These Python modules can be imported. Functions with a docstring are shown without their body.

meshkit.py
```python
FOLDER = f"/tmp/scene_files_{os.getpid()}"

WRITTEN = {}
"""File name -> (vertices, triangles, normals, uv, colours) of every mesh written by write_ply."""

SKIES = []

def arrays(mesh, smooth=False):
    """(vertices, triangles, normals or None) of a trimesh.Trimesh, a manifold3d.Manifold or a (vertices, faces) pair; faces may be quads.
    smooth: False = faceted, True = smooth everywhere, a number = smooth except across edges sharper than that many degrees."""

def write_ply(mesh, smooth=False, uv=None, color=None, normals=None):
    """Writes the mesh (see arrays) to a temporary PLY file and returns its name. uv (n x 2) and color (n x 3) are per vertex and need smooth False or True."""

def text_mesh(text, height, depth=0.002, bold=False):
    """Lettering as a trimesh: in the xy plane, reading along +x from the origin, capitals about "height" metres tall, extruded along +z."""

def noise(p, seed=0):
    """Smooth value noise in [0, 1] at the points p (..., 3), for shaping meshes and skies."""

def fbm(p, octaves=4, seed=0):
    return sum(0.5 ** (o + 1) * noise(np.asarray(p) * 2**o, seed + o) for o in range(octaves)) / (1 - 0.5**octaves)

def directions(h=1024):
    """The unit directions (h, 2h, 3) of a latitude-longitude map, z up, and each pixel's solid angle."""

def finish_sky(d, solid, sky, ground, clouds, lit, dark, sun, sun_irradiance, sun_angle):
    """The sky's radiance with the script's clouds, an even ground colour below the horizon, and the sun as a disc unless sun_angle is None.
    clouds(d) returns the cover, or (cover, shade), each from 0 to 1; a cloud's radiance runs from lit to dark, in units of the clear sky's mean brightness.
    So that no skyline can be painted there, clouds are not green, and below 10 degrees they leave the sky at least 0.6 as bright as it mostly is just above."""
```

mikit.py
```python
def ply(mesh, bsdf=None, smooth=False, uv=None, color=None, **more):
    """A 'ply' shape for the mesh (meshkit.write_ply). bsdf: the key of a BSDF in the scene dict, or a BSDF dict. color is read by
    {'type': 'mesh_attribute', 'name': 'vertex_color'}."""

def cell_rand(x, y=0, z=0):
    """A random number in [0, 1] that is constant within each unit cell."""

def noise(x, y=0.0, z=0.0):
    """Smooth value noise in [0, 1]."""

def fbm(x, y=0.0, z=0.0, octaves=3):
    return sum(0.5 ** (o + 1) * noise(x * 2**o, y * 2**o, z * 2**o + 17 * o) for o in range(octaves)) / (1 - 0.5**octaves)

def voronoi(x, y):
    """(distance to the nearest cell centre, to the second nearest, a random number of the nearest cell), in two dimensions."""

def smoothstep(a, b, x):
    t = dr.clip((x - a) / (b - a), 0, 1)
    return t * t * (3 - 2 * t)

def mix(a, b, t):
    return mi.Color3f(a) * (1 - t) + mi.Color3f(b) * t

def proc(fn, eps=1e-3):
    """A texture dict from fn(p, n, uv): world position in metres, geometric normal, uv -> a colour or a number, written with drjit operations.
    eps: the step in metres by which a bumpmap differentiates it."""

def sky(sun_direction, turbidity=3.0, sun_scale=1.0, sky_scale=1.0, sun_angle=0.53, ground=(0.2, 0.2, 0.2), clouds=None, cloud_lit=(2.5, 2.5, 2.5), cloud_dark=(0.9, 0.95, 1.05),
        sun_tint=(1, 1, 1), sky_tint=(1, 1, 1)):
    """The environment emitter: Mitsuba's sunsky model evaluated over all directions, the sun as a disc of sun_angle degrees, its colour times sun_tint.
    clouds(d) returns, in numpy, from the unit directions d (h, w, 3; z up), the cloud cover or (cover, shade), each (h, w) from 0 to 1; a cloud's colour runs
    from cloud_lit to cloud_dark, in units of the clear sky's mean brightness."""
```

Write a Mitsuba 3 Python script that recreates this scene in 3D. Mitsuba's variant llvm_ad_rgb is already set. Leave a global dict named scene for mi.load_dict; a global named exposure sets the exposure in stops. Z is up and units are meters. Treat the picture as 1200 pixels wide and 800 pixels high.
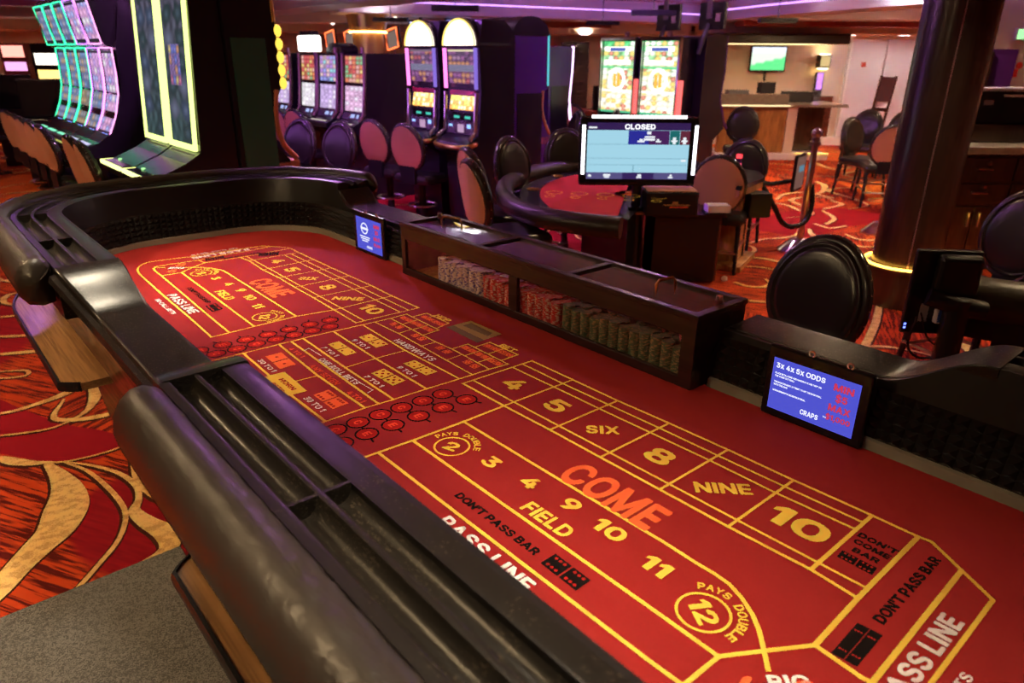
import math, random, numpy as np, trimesh, mitsuba as mi, drjit as dr, manifold3d as m3, shapely.geometry as sg, shapely.ops as so, shapely.affinity as saf
import mikit, meshkit
T = mi.ScalarTransform4f
random.seed(7); rng = np.random.default_rng(7)
scene, labels = {}, {}
# ------------------------------------------------------------------ camera, exposure
exposure = 0.0
EYE = np.array([1.3776, -1.2725, 1.5345])
FWD = np.array([-0.70046, 0.60548, -0.37782]); UP = np.array([-0.29067, 0.24146, 0.92585])
scene['camera'] = {'type': 'thinlens', 'to_world': T().look_at(EYE.tolist(), (EYE + FWD).tolist(), UP.tolist()),
                   'fov': 72.06, 'fov_axis': 'x', 'aperture_radius': 0.0032, 'focus_distance': 1.75, 'near_clip': .05, 'far_clip': 80.}
D2 = np.array([-0.75653, 0.65395]); R2 = np.array([0.65395, 0.75653])   # the hall's own axes: depth and width
ROT = math.degrees(math.atan2(R2[1], R2[0]))
def hall(r, d): return EYE[:2] + r * R2 + d * D2
# ------------------------------------------------------------------ lamps of the room (recessed downlights: warm over tables and floor, violet over the slots)
WARM, VIOLET, PINK = (1, .70, .38), (.50, .16, 1.0), (.85, .28, 1.0)
CEIL = 2.30
NEUTRAL, BLUSH = (1, .84, .62), (1, .76, .62)
# (place, radius, radiance, colour, depth of the baffle)
LAMPS = [((.85, -.92), .15, 250, NEUTRAL, .31), ((-1.35, -.80), .13, 330, NEUTRAL, .29), ((-2.6, -1.9), .14, 260, WARM, 0), ((-.5, -2.4), .14, 230, WARM, 0),
         ((.9, 2.6), .14, 330, WARM, .1), ((-1.0, 4.9), .14, 400, WARM, .08), ((-2.2, 7.1), .15, 330, WARM, 0), ((-6.6, -1.6), .13, 190, WARM, 0), ((-1.75, 2.6), .12, 70, WARM, 0),
         ((-3.95, 1.15), .14, 540, PINK, 0), ((-5.4, 1.8), .13, 220, VIOLET, 0), ((-2.8, 4.3), .13, 200, VIOLET, 0), ((-6.3, -.6), .12, 60, VIOLET, 0)]
LAMPS += [*[(hall(r, 13.0), .09, 330, BLUSH, 0, 1.88) for r in (5.7, 6.6, 7.6)], *[(hall(r, 13.05), .09, 420, WARM, 0, 1.86) for r in (-9.6, -7.6, -5.2, 1.2)], (hall(4.3, 12.0), .14, 600, BLUSH, 0), (hall(6.8, 11.3), .12, 300, BLUSH, 0),
         (hall(5.2, 9.2), .15, 330, WARM, 0), (hall(-2.0, 9.6), .1, 60, WARM, 0), (hall(5.0, 6.0), .1, 60, WARM, 0)]
LAMP_GAIN = 1.0
# ------------------------------------------------------------------ helpers
def numbered(k):
    if k not in USED: USED.add(k); return k
    i = 1
    while f'{k}_{i:03d}' in USED: i += 1
    USED.add(f'{k}_{i:03d}'); return f'{k}_{i:03d}'
USED = set()
def thing(name, label, cat, group=None):
    k = numbered(name); labels[k] = {'label': label, 'category': cat}
    if group: labels[k]['group'] = group
    return k
def put(name, mesh, mat, parent=None, smooth=False, tw=None, label=None, color=None, emit=None, weight=None, kind=None):
    k = numbered(parent + '__' + name) if parent else name
    d = dict(mesh) if isinstance(mesh, dict) else mikit.ply(mesh, mat, smooth=smooth, color=color)
    if emit is not None:
        rad = {'type': 'mesh_attribute', 'name': 'vertex_color'} if color is not None and emit == 'vc' else {'type': 'rgb', 'value': list(map(float, emit))}
        d['emitter'] = {'type': 'area', 'radiance': rad, 'sampling_weight': weight if weight is not None else .05}
    if tw is not None: d['to_world'] = tw
    scene[k] = d
    if label or kind:
        labels.setdefault(k, {})
        if label: labels[k]['label'] = label
        if kind: labels[k]['kind'] = kind
    return k
def single(name, mesh, mat, label, cat, group=None, **kw):
    k = thing(name, label, cat, group); put(k, mesh, mat, **kw); return k
def struct(name, mesh, mat, label=None, **kw):
    USED.add(name); put(name, mesh, mat, **kw); labels[name] = {'kind': 'structure'}
    if label: labels[name]['label'] = label
    return name
cat_ = trimesh.util.concatenate
def cat(*ms): return cat_([m for m in (ms[0] if len(ms) == 1 and isinstance(ms[0], (list, tuple)) else ms)])
def bx(x0, x1, y0, y1, z0, z1):
    m = trimesh.creation.box((x1 - x0, y1 - y0, z1 - z0)); m.apply_translation(((x0 + x1) / 2, (y0 + y1) / 2, (z0 + z1) / 2)); return m
def man(M):
    m = M.to_mesh(); return trimesh.Trimesh(np.array(m.vert_properties[:, :3]), np.array(m.tri_verts), process=False)
def rb(x0, x1, y0, y1, z0, z1, r=.01, seg=12):
    r = min(r, (x1 - x0) / 2.01, (y1 - y0) / 2.01, (z1 - z0) / 2.01)
    s = m3.Manifold.sphere(r, seg)
    return man(m3.Manifold.batch_hull([s.translate((x, y, z)) for x in (x0 + r, x1 - r) for y in (y0 + r, y1 - r) for z in (z0 + r, z1 - r)]))
def cyl(r, z0, z1, x=0, y=0, n=24):
    m = trimesh.creation.cylinder(r, z1 - z0, sections=n); m.apply_translation((x, y, (z0 + z1) / 2)); return m
def lathe(pts, n=40): return trimesh.creation.revolve(np.array(pts, float), sections=n)
def tube(pts, r, n=10, closed=False):
    p = np.array(pts, float); t = np.gradient(p, axis=0)
    if closed: t = np.roll(p, -1, 0) - np.roll(p, 1, 0)
    t /= np.linalg.norm(t, axis=1, keepdims=True) + 1e-12
    ref = np.array([0, 0, 1.]) if np.abs(t[:, 2]).mean() < .8 else np.array([1., 0, 0])
    a = np.cross(t, ref); a /= np.linalg.norm(a, axis=1, keepdims=True) + 1e-9; b = np.cross(t, a)
    ang = np.arange(n) * 2 * np.pi / n; rr = np.broadcast_to(np.asarray(r, float), len(p))[:, None, None]
    v = (p[:, None] + rr * (np.cos(ang)[None, :, None] * a[:, None] + np.sin(ang)[None, :, None] * b[:, None])).reshape(-1, 3)
    return grid_mesh(v, len(p), n, closed, True, caps=not closed)
def grid_mesh(v, m, n, wrap_m, wrap_n, caps=False):
    """quads over an m x n array of points (v is (m*n, 3))"""
    i, j = np.meshgrid(np.arange(m if wrap_m else m - 1), np.arange(n if wrap_n else n - 1), indexing='ij')
    i, j = i.ravel(), j.ravel(); i2, j2 = (i + 1) % m, (j + 1) % n
    q = np.stack([i * n + j, i * n + j2, i2 * n + j2, i2 * n + j], 1)
    f = np.vstack([q[:, [0, 1, 2]], q[:, [0, 2, 3]]])
    v = np.asarray(v)
    if caps:
        c0, c1 = v[:n].mean(0), v[-n:].mean(0); k = len(v); v = np.vstack([v, c0, c1]); a = np.arange(n); b = (a + 1) % n
        f = np.vstack([f, np.stack([a, np.full(n, k), b], 1), np.stack([(m - 1) * n + a, (m - 1) * n + b, np.full(n, k + 1)], 1)])
    t = trimesh.Trimesh(v, f, process=False); 
    if wrap_n and (caps or wrap_m) and t.volume < 0: t.invert()
    return t
def extr(poly, h, z0=0.):
    p = poly if hasattr(poly, 'geom_type') else sg.Polygon(poly)
    ms = [trimesh.creation.extrude_polygon(g, h, engine='earcut') for g in getattr(p, 'geoms', [p]) if g.area > 1e-9]
    m = cat(ms); m.apply_translation((0, 0, z0)); return m
def extr_x(poly_yz, x0, x1):
    """a side profile (y, z) extruded along x"""
    m = extr(poly_yz, x1 - x0); v = m.vertices.copy(); m.vertices = np.stack([v[:, 2] + x0, v[:, 0], v[:, 1]], 1); return m
def tf(m, loc=(0, 0, 0), rz=0, rx=0, ry=0):
    m = m.copy(); R = trimesh.transformations.euler_matrix(math.radians(rx), math.radians(ry), math.radians(rz)); R[:3, 3] = loc; m.apply_transform(R); return m
def at(x, y, z=0, rz=0): return T().translate([float(x), float(y), float(z)]).rotate([0, 0, 1], float(rz))
def smooth_curve(pts, n=12):
    """Catmull-Rom through points"""
    p = np.array(pts, float); p = np.vstack([2 * p[0] - p[1], p, 2 * p[-1] - p[-2]]); out = []
    for k in range(1, len(p) - 2):
        t = np.linspace(0, 1, n, endpoint=False)[:, None]; a, b, c, d = p[k - 1], p[k], p[k + 1], p[k + 2]
        out.append(.5 * (2 * b + (c - a) * t + (2 * a - 5 * b + 4 * c - d) * t**2 + (3 * b - a - 3 * c + d) * t**3))
    return np.vstack(out + [p[-2][None]])
_gl = {}
def glyph(ch):
    """outline of one capital (cap height 1), heavy poster strokes"""
    if ch not in _gl:
        if ch == 'I': g = sg.box(0, 0, .27, 1)
        elif ch == '1': g = sg.Polygon([(.20, 0), (.47, 0), (.47, 1), (.22, 1), (0, .80), (0, .60), (.20, .70)])
        else:
            t = meshkit.text_mesh(ch, 1., 1., True); f = t.faces[t.face_normals[:, 2] > .9]
            g = so.unary_union([sg.Polygon(t.vertices[q][:, :2]).buffer(1e-5) for q in f]).buffer(.03 if ch.isalnum() else .015, join_style=2, mitre_limit=2).simplify(.006)
            g = saf.translate(g, -g.bounds[0], .0)
            if ch.isalnum(): y0, y1 = g.bounds[1], g.bounds[3]; k = 1 if ch != 'Q' else 1; g = saf.scale(saf.translate(g, 0, -y0), 1, k / (y1 - y0) if ch not in 'x' else 1, origin=(0, 0))
        _gl[ch] = g
    return _gl[ch]
def text(s, w=None, h=1., depth=.0006, gap=.10):
    """lettering fitted to width w and capital height h, origin at the lower left"""
    x, out = 0, []
    for ch in s:
        if ch == ' ': x += .34; continue
        g = glyph(ch); out.append(saf.translate(g, x, 0)); x += g.bounds[2] + gap
    W = max(o.bounds[2] for o in out); m = cat([extr(o, 1.) for o in out])
    m.vertices *= np.array([(w / W) if w else h, h, depth]); return m
# ------------------------------------------------------------------ materials
def rgb(*c): return {'type': 'rgb', 'value': [float(x) for x in c]}
def mat(key, color, rough=.5, metal=0., spec=.5, coat=0., coat_gloss=.9, bump=None, sheen=0., two=True):
    b = {'type': 'principled', 'base_color': color if isinstance(color, dict) else rgb(*color), 'roughness': rough if isinstance(rough, dict) else float(rough), 'metallic': float(metal), 'specular': float(spec)}
    if coat: b['clearcoat'] = float(coat); b['clearcoat_gloss'] = float(coat_gloss)
    if sheen: b['sheen'] = float(sheen)
    if bump: b = {'type': 'bumpmap', 'arbitrary': bump[0], 'scale': float(bump[1]), 'bsdf': b}
    scene[key] = {'type': 'twosided', 'bsdf': b} if two else b
    return key
P, S, F = mikit.proc, mikit.smoothstep, mikit.fbm
def carpet_fn(p, n, uv):
    x, y = p.x, p.y
    ca, sa = math.cos(.5), math.sin(.5)
    zone = F(x * .55 + 3.1, y * .55, 0., 2)
    # streaky weave runs one way or the other from patch to patch
    s1 = mikit.noise((x * ca + y * sa) * 6, (-x * sa + y * ca) * 95, 1.) * .6 + mikit.noise((x * ca + y * sa) * 18, (-x * sa + y * ca) * 210, 4.) * .4
    s2 = mikit.noise((-x * sa + y * ca) * 7, (x * ca + y * sa) * 100, 2.) * .6 + mikit.noise((-x * sa + y * ca) * 20, (x * ca + y * sa) * 220, 5.) * .4
    s = dr.select(zone > .5, s1, s2)
    base = mikit.mix((.48, .050, .013), (.085, .006, .005), S(.38, .68, s))
    deep = mikit.mix((.24, .006, .010), (.17, .004, .010), s)
    orange = mikit.mix((.66, .11, .018), (.45, .05, .012), S(.4, .7, s))
    c = mikit.mix(base, deep, S(.60, .615, zone)); return mikit.mix(c, orange, 1 - S(.40, .415, zone))
mat('m_carpet', P(carpet_fn), .95, spec=.1)
def tan_fn(p, n, uv):
    s = mikit.noise(p.x * 14 + p.y * 40, p.y * 18 - p.x * 60, 3.) * .6 + mikit.noise(p.x * 300, p.y * 300, 3.) * .4
    return mikit.mix((.86, .58, .22), (.62, .34, .10), S(.35, .8, s))
mat('m_carpet_tan', P(tan_fn), .95, spec=.1)
mat('m_carpet_dark', (.045, .012, .006), .95, spec=.1)
mat('m_carpet_maroon', (.22, .005, .012), .95, spec=.1)
mat('m_carpet_orange', (.62, .10, .016), .95, spec=.1)
mat('m_mat', P(lambda p, n, uv: mikit.mix((.165, .158, .145), (.07, .066, .06), S(.25, .75, .6 * mikit.noise(p.x * 420, p.y * 420) + .25 * mikit.noise(p.x * 130, p.y * 130) + .15 * F(p.x * 6, p.y * 6)))), .95, spec=.1)
mat('m_felt', P(lambda p, n, uv: mikit.mix((.30, .019, .0155), (.255, .0145, .012), .5 * F(p.x * 6, p.y * 6) + .5 * mikit.noise(p.x * 900, p.y * 900))), .92, spec=.15, sheen=.15)
for k, c in dict(y=(.90, .62, .08), w=(.90, .86, .76), r=(.75, .08, .04), o=(.90, .15, .05), k=(.008, .006, .005), d=(.36, .015, .012), g=(.34, .22, .085), b=(.16, .10, .06)).items():
    mat('m_ink_' + k, c, .9, spec=.03)
mat('m_leather', P(lambda p, n, uv: mikit.mix((.012, .009, .007), (.022, .016, .011), F(p.x * 9, p.y * 9, p.z * 9))), .36, spec=.26, bump=(P(lambda p, n, uv: F(p.x * 120, p.y * 120, p.z * 120, 2), 4e-4), .0012))
mat('m_rack', P(lambda p, n, uv: mikit.mix((.007, .0055, .004), (.035, .026, .016), S(.66, .80, mikit.noise(p.x * 300, p.y * 300, p.z * 300)) * S(.4, .7, F(p.x * 14, p.y * 14, p.z * 9)))), .30, spec=.22)
mat('m_ledge', P(lambda p, n, uv: mikit.mix((.010, .008, .007), (.05, .04, .03), S(.72, .86, mikit.noise(p.x * 380, p.y * 380, p.z * 380)) * .7)), .26, spec=.13)
mat('m_rubber', (.006, .005, .0045), .32, spec=.3)
mat('m_strip', (.14, .115, .075), .5)
def wood(c0, c1, sx, sy, sz):
    def fn(p, n, uv):
        g = F(p.x * sx, p.y * sy, p.z * sz, 3); g2 = mikit.noise(p.x * sx * 5, p.y * sy * 5, p.z * sz * 5)
        return mikit.mix(c0, c1, S(.3, .7, g * .7 + g2 * .3))
    return P(fn)
mat('m_mahogany', wood((.085, .018, .008), (.035, .008, .005), 3, 40, 14), .22, coat=.6)
mat('m_shelf', wood((.30, .155, .06), (.17, .08, .03), 2, 60, 60), .25, coat=.6)
mat('m_darkwood', wood((.024, .009, .007), (.012, .005, .004), 30, 30, 2), .25, coat=.4)
mat('m_boxwood', wood((.020, .007, .006), (.009, .004, .004), 2, 40, 40), .30, coat=.15)
mat('m_oak', wood((.40, .17, .055), (.22, .08, .025), 25, 25, 2), .35)
mat('m_black', (.006, .006, .007), .35, spec=.3)
mat('m_gloss', (.006, .006, .007), .15, spec=.35)
mat('m_screen_off', (.006, .006, .007), .08)
mat('m_dim', (.03, .03, .034), .5)
mat('m_grey', (.22, .22, .23), .4)
mat('m_steel', (.80, .76, .72), .16, metal=1.)
mat('m_chrome', (.85, .83, .80), .08, metal=1.)
mat('m_brass', (.80, .52, .20), .22, metal=1.)
mat('m_gold', (.95, .66, .16), .20, metal=1.)
mat('m_vinyl', (.012, .010, .010), .24, spec=.4)
mat('m_tanfabric', (.42, .185, .10), .75, sheen=.3)
mat('m_rim', (.010, .009, .009), .12, coat=.6)
mat('m_cream', (.78, .66, .54), .6)
mat('m_white', (.85, .83, .80), .5)
mat('m_lavender', (.72, .64, .70), .55)
mat('m_ceiling', P(lambda p, n, uv: mikit.mix((.30, .12, .07), (.20, .07, .045), mikit.noise(p.x * 2, p.y * 25))), .22, coat=.5)
mat('m_redband', (.26, .03, .022), .4)
mat('m_copper', (.55, .20, .10), .3, metal=.7)
mat('m_slotbody', (.008, .006, .010), .22, spec=.35)
mat('m_slotpurple', (.050, .010, .105), .25, spec=.4)
mat('m_slotgreen', (.006, .055, .034), .35, coat=.3)
mat('m_slottrim', (.35, .22, .24), .25, metal=.8)
mat('m_panel', (.05, .045, .06), .4)
mat('m_marble', P(lambda p, n, uv: mikit.mix((.36, .30, .24), (.20, .16, .13), F(p.x * 30, p.y * 30, p.z * 30))), .15)
mat('m_chip_w', {'type': 'mesh_attribute', 'name': 'vertex_color'}, .45)
scene['m_pane'] = {'type': 'thindielectric', 'int_ior': 1.5}
scene['m_emit'] = {'type': 'diffuse', 'reflectance': rgb(.02, .02, .02)}

# ------------------------------------------------------------------ the hall: floor, ceiling, walls, column
def hbox(r0, r1, d0, d1, z0, z1): return tf(bx(r0, r1, d0, d1, z0, z1), (EYE[0], EYE[1], 0), ROT)
struct('floor', hbox(-13, 9.5, -3.6, 14.6, -.1, 0), 'm_carpet', 'red and orange patterned casino carpet with tan swirls')
def stroke(pts, grow=0., off=(0, 0)):
    c = smooth_curve(np.array(pts), 7); xy, w = c[:, :2] + np.array(off), np.maximum(c[:, 2] * 1.05 + grow, .004) / 2
    t = np.gradient(xy, axis=0); t /= np.linalg.norm(t, axis=1, keepdims=True) + 1e-9; n = np.stack([-t[:, 1], t[:, 0]], 1)
    quads = [sg.Polygon([a, b, c_, d]).buffer(0) for a, b, c_, d in zip((xy + n * w[:, None])[:-1], (xy + n * w[:, None])[1:], (xy - n * w[:, None])[1:], (xy - n * w[:, None])[:-1])]
    return so.unary_union([q for q in quads if q.area > 0] + [sg.Point(*p).buffer(r, 5) for p, r in zip(xy[[0, -1]], w[[0, -1]])])
STROKES= [[(-2.298,-1.246,0.0232),(-2.298,-1.179,0.0236),(-2.29,-1.111,0.028),(-2.305,-1.026,0.0329),(-2.331,-0.936,0.0425),(-2.382,-0.869,0.0528),(-2.462,-0.832,0.0682),(-2.595,-0.795,0.0716)],[(-2.503,-0.742,0.0707),(-2.387,-0.769,0.0678),(-2.206,-0.811,0.0508),(-2.079,-0.872,0.026),(-2.018,-0.956,0.0153),(-1.999,-1.051,0.0148),(-2.062,-1.207,0.0144),(-2.115,-1.286,0.0144)],[(-2.804,-1.169,0.0138),(-2.748,-1.125,0.0138),(-2.708,-1.054,0.0162),(-2.708,-1.016,0.0187),(-2.739,-1.002,0.0189),(-2.777,-1.012,0.0167),(-2.817,-1.066,0.0143),(-2.867,-1.15,0.0142)],[(-1.796,-0.603,0.0177),(-1.702,-0.705,0.0167),(-1.647,-0.791,0.0159),(-1.624,-0.865,0.0137),(-1.627,-0.953,0.0117),(-1.649,-1.04,0.0115),(-1.684,-1.091,0.0196),(-1.725,-1.147,0.0358),(-1.776,-1.191,0.0491),(-1.841,-1.233,0.0364),(-1.901,-1.287,0.0266)],[(-1.666,-1.094,0.0292),(-1.537,-1.075,0.0652),(-1.415,-1.072,0.1038),(-1.289,-1.098,0.1396),(-1.172,-1.148,0.124),(-1.101,-1.213,0.1049),(-1.024,-1.282,0.087),(-0.948,-1.339,0.0765),(-0.874,-1.407,0.0614)],[(-1.642,-1.041,0.0082),(-1.518,-0.986,0.0143),(-1.34,-0.952,0.018),(-1.178,-0.939,0.0184),(-1.075,-0.954,0.0175),(-0.966,-1.004,0.0164),(-0.874,-1.083,0.0164),(-0.794,-1.158,0.0164)],[(-1.633,-1.027,0.0082),(-1.531,-0.952,0.0145),(-1.412,-0.893,0.0189),(-1.281,-0.867,0.0226),(-1.18,-0.883,0.0231),(-1.111,-0.915,0.0388),(-1.018,-0.9,0.0562),(-0.916,-0.87,0.0713),(-0.836,-0.874,0.065),(-0.799,-0.913,0.0484),(-0.788,-0.98,0.0235)],[(-1.585,-0.8,0.0104),(-1.45,-0.82,0.0424),(-1.307,-0.834,0.0616),(-1.182,-0.825,0.05),(-1.093,-0.808,0.0285)],[(-5.159,-0.872,0.0294),(-5.187,-0.736,0.0378),(-5.082,-0.666,0.0338)],[(-4.693,-0.925,0.0332),(-4.685,-0.818,0.0371),(-4.689,-0.723,0.0344),(-4.558,-0.663,0.0271)],[(-4.155,-0.771,0.0274),(-4.295,-0.854,0.0371),(-4.242,-0.919,0.0392),(-4.123,-0.941,0.0351),(-4.026,-0.904,0.0259),(-3.895,-0.824,0.0227)],[(-3.814,-1.025,0.0267),(-3.778,-0.923,0.0325),(-3.773,-0.814,0.0277)],[(-3.434,-1.069,0.0289),(-3.373,-0.977,0.0339),(-3.307,-0.872,0.0341),(-3.206,-0.825,0.024)],[(-3.122,-1.104,0.0308),(-3.058,-0.971,0.0402),(-3.007,-0.87,0.0451),(-2.942,-0.832,0.0447)],[(-0.172,2.556,0.0256),(-0.119,2.663,0.0283),(-0.1,2.717,0.0308),(-0.025,2.792,0.0284),(0.053,2.826,0.0257),(0.128,2.845,0.0253),(0.234,2.846,0.0268),(0.324,2.846,0.0284),(0.431,2.819,0.0252)],[(-0.036,3.431,0.0272),(0.033,3.323,0.0445),(0.1,3.237,0.0607),(0.17,3.178,0.0687),(0.234,3.149,0.0719),(0.299,3.093,0.0721),(0.346,3.008,0.0676),(0.409,2.869,0.0536)],[(-1.869,4.209,0.0225),(-1.872,4.524,0.0294),(-1.815,4.643,0.0355),(-1.76,4.854,0.0423),(-1.821,5.081,0.0441),(-1.953,5.292,0.0331)],[(-1.813,5.247,0.0322),(-1.679,5.053,0.0552),(-1.506,4.928,0.0586),(-1.358,4.926,0.0458),(-1.179,4.969,0.0391),(-1.023,5.116,0.0389)],[(-1.479,5.3,0.0246),(-1.317,5.208,0.0414),(-1.22,5.28,0.0471),(-1.204,5.442,0.042),(-1.302,5.567,0.0248)],[(-1.647,3.857,0.0256),(-1.519,3.937,0.0304),(-1.355,3.948,0.0345),(-1.162,3.896,0.0235)],[(-1.869,4.209,0.0168),(-1.794,4.214,0.0277),(-1.701,4.114,0.0323),(-1.663,3.956,0.0261),(-1.683,3.891,0.0155)],[(-1.288,3.187,0.0299),(-1.167,3.183,0.0334),(-1.101,3.264,0.0334),(-1.127,3.383,0.03),(-1.189,3.432,0.0219)],[(-1.503,3.586,0.0215),(-1.407,3.682,0.0238),(-1.25,3.719,0.0279),(-1.139,3.687,0.0226)],[(-1.065,4.81,0.0267),(-0.968,4.987,0.027)],[(-0.874,4.499,0.0246),(-0.81,4.614,0.0297)],[(-0.982,2.906,0.0381),(-0.911,2.967,0.0417),(-0.878,3.033,0.0419)],[(-0.395,3.514,0.0376),(-0.271,3.183,0.0444),(-0.191,2.935,0.0446),(-0.124,2.703,0.0446)],[(-2.818,6.39,0.0409),(-2.922,6.743,0.0539),(-2.842,7.048,0.0551),(-2.455,6.997,0.047)],[(-2.155,6.18,0.0366),(-1.889,5.901,0.0468),(-1.809,5.581,0.0403)],[(-4.045,9.634,0.0718),(-3.681,9.283,0.0898),(-3.48,9.233,0.073),(-3.464,9.561,0.0675)],[(-3.125,7.923,0.0747),(-2.915,7.717,0.0774),(-2.726,7.297,0.0614),(-2.688,7.037,0.0432)],[(-2.351,6.789,0.0453),(-2.2,6.71,0.0587),(-2.177,6.482,0.0428),(-2.192,6.296,0.0466)],[(-1.881,5.491,0.0403),(-1.703,5.447,0.0429),(-1.647,5.647,0.0357)],[(-2.795,6.145,0.0347),(-2.569,6.163,0.0483),(-2.312,5.984,0.0411)]]
near_left = sg.Polygon([(1.2, -3.2), (-5, -3.2), (-5, -.6), (1.2, -.6)]); traced_right = sg.Polygon([(-2.9, 1.9), (2, .9), (2, 3.6), (-.9, 7.2), (-2.9, 5.6)])
RS = random.Random(11)
for gx in np.arange(-13, 3, .95):
    for gy in np.arange(-5, 13, .95):
        x, y = gx + RS.uniform(-.3, .3), gy + RS.uniform(-.3, .3)
        a, s, k = RS.uniform(0, 6.28), RS.uniform(.55, .95), RS.choice((-1, 1))
        if near_left.contains(sg.Point(x, y)) or traced_right.contains(sg.Point(x, y)): continue
        q = np.array([(-.9, .25 * k), (-.5, .42 * k), (-.1, .18 * k), (.25, -.12 * k), (.6, -.05 * k), (.72, .2 * k), (.5, .34 * k)]) * s
        R_ = np.array([[math.cos(a), -math.sin(a)], [math.sin(a), math.cos(a)]])
        STROKES.append([(x + u @ R_[0], y + u @ R_[1], w * s) for u, w in zip(q, (.012, .03, .055, .07, .05, .035, .012))])
def merged(grow, off): return so.unary_union([stroke(s, grow, off) for s in STROKES])
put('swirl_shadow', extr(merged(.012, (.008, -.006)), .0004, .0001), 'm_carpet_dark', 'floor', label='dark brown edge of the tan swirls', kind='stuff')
put('swirl', extr(merged(0, (0, 0)), .0004, .0006), 'm_carpet_tan', 'floor', label='tan swirling bands woven in the carpet', kind='stuff')
put('maroon_patch', extr([(-3.1, -1.35), (-2.72, -1.24), (-2.3, -1.10), (-2.0, -.98), (-1.83, -.86), (-1.66, -.78), (-1.58, -.93), (-1.70, -1.10), (-1.95, -1.27), (-2.3, -1.45), (-2.6, -1.55)], .0003, .0), 'm_carpet_maroon', 'floor')
put('orange_patch', extr(sg.Polygon([(-.35, 1.22), (0.1, 1.55), (.42, 1.82), (.75, 1.55), (.5, .9), (0, .8)]), .0003, .0), 'm_carpet_orange', 'floor')
mm = rb(-.79, 1.25, -2.4, -.855, .001, .012, .006)
single('floor_mat', tf(mm, (0, 0, 0)), 'm_mat', 'dark grey rubber-backed mat on the carpet beside the craps table', 'mat')
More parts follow.
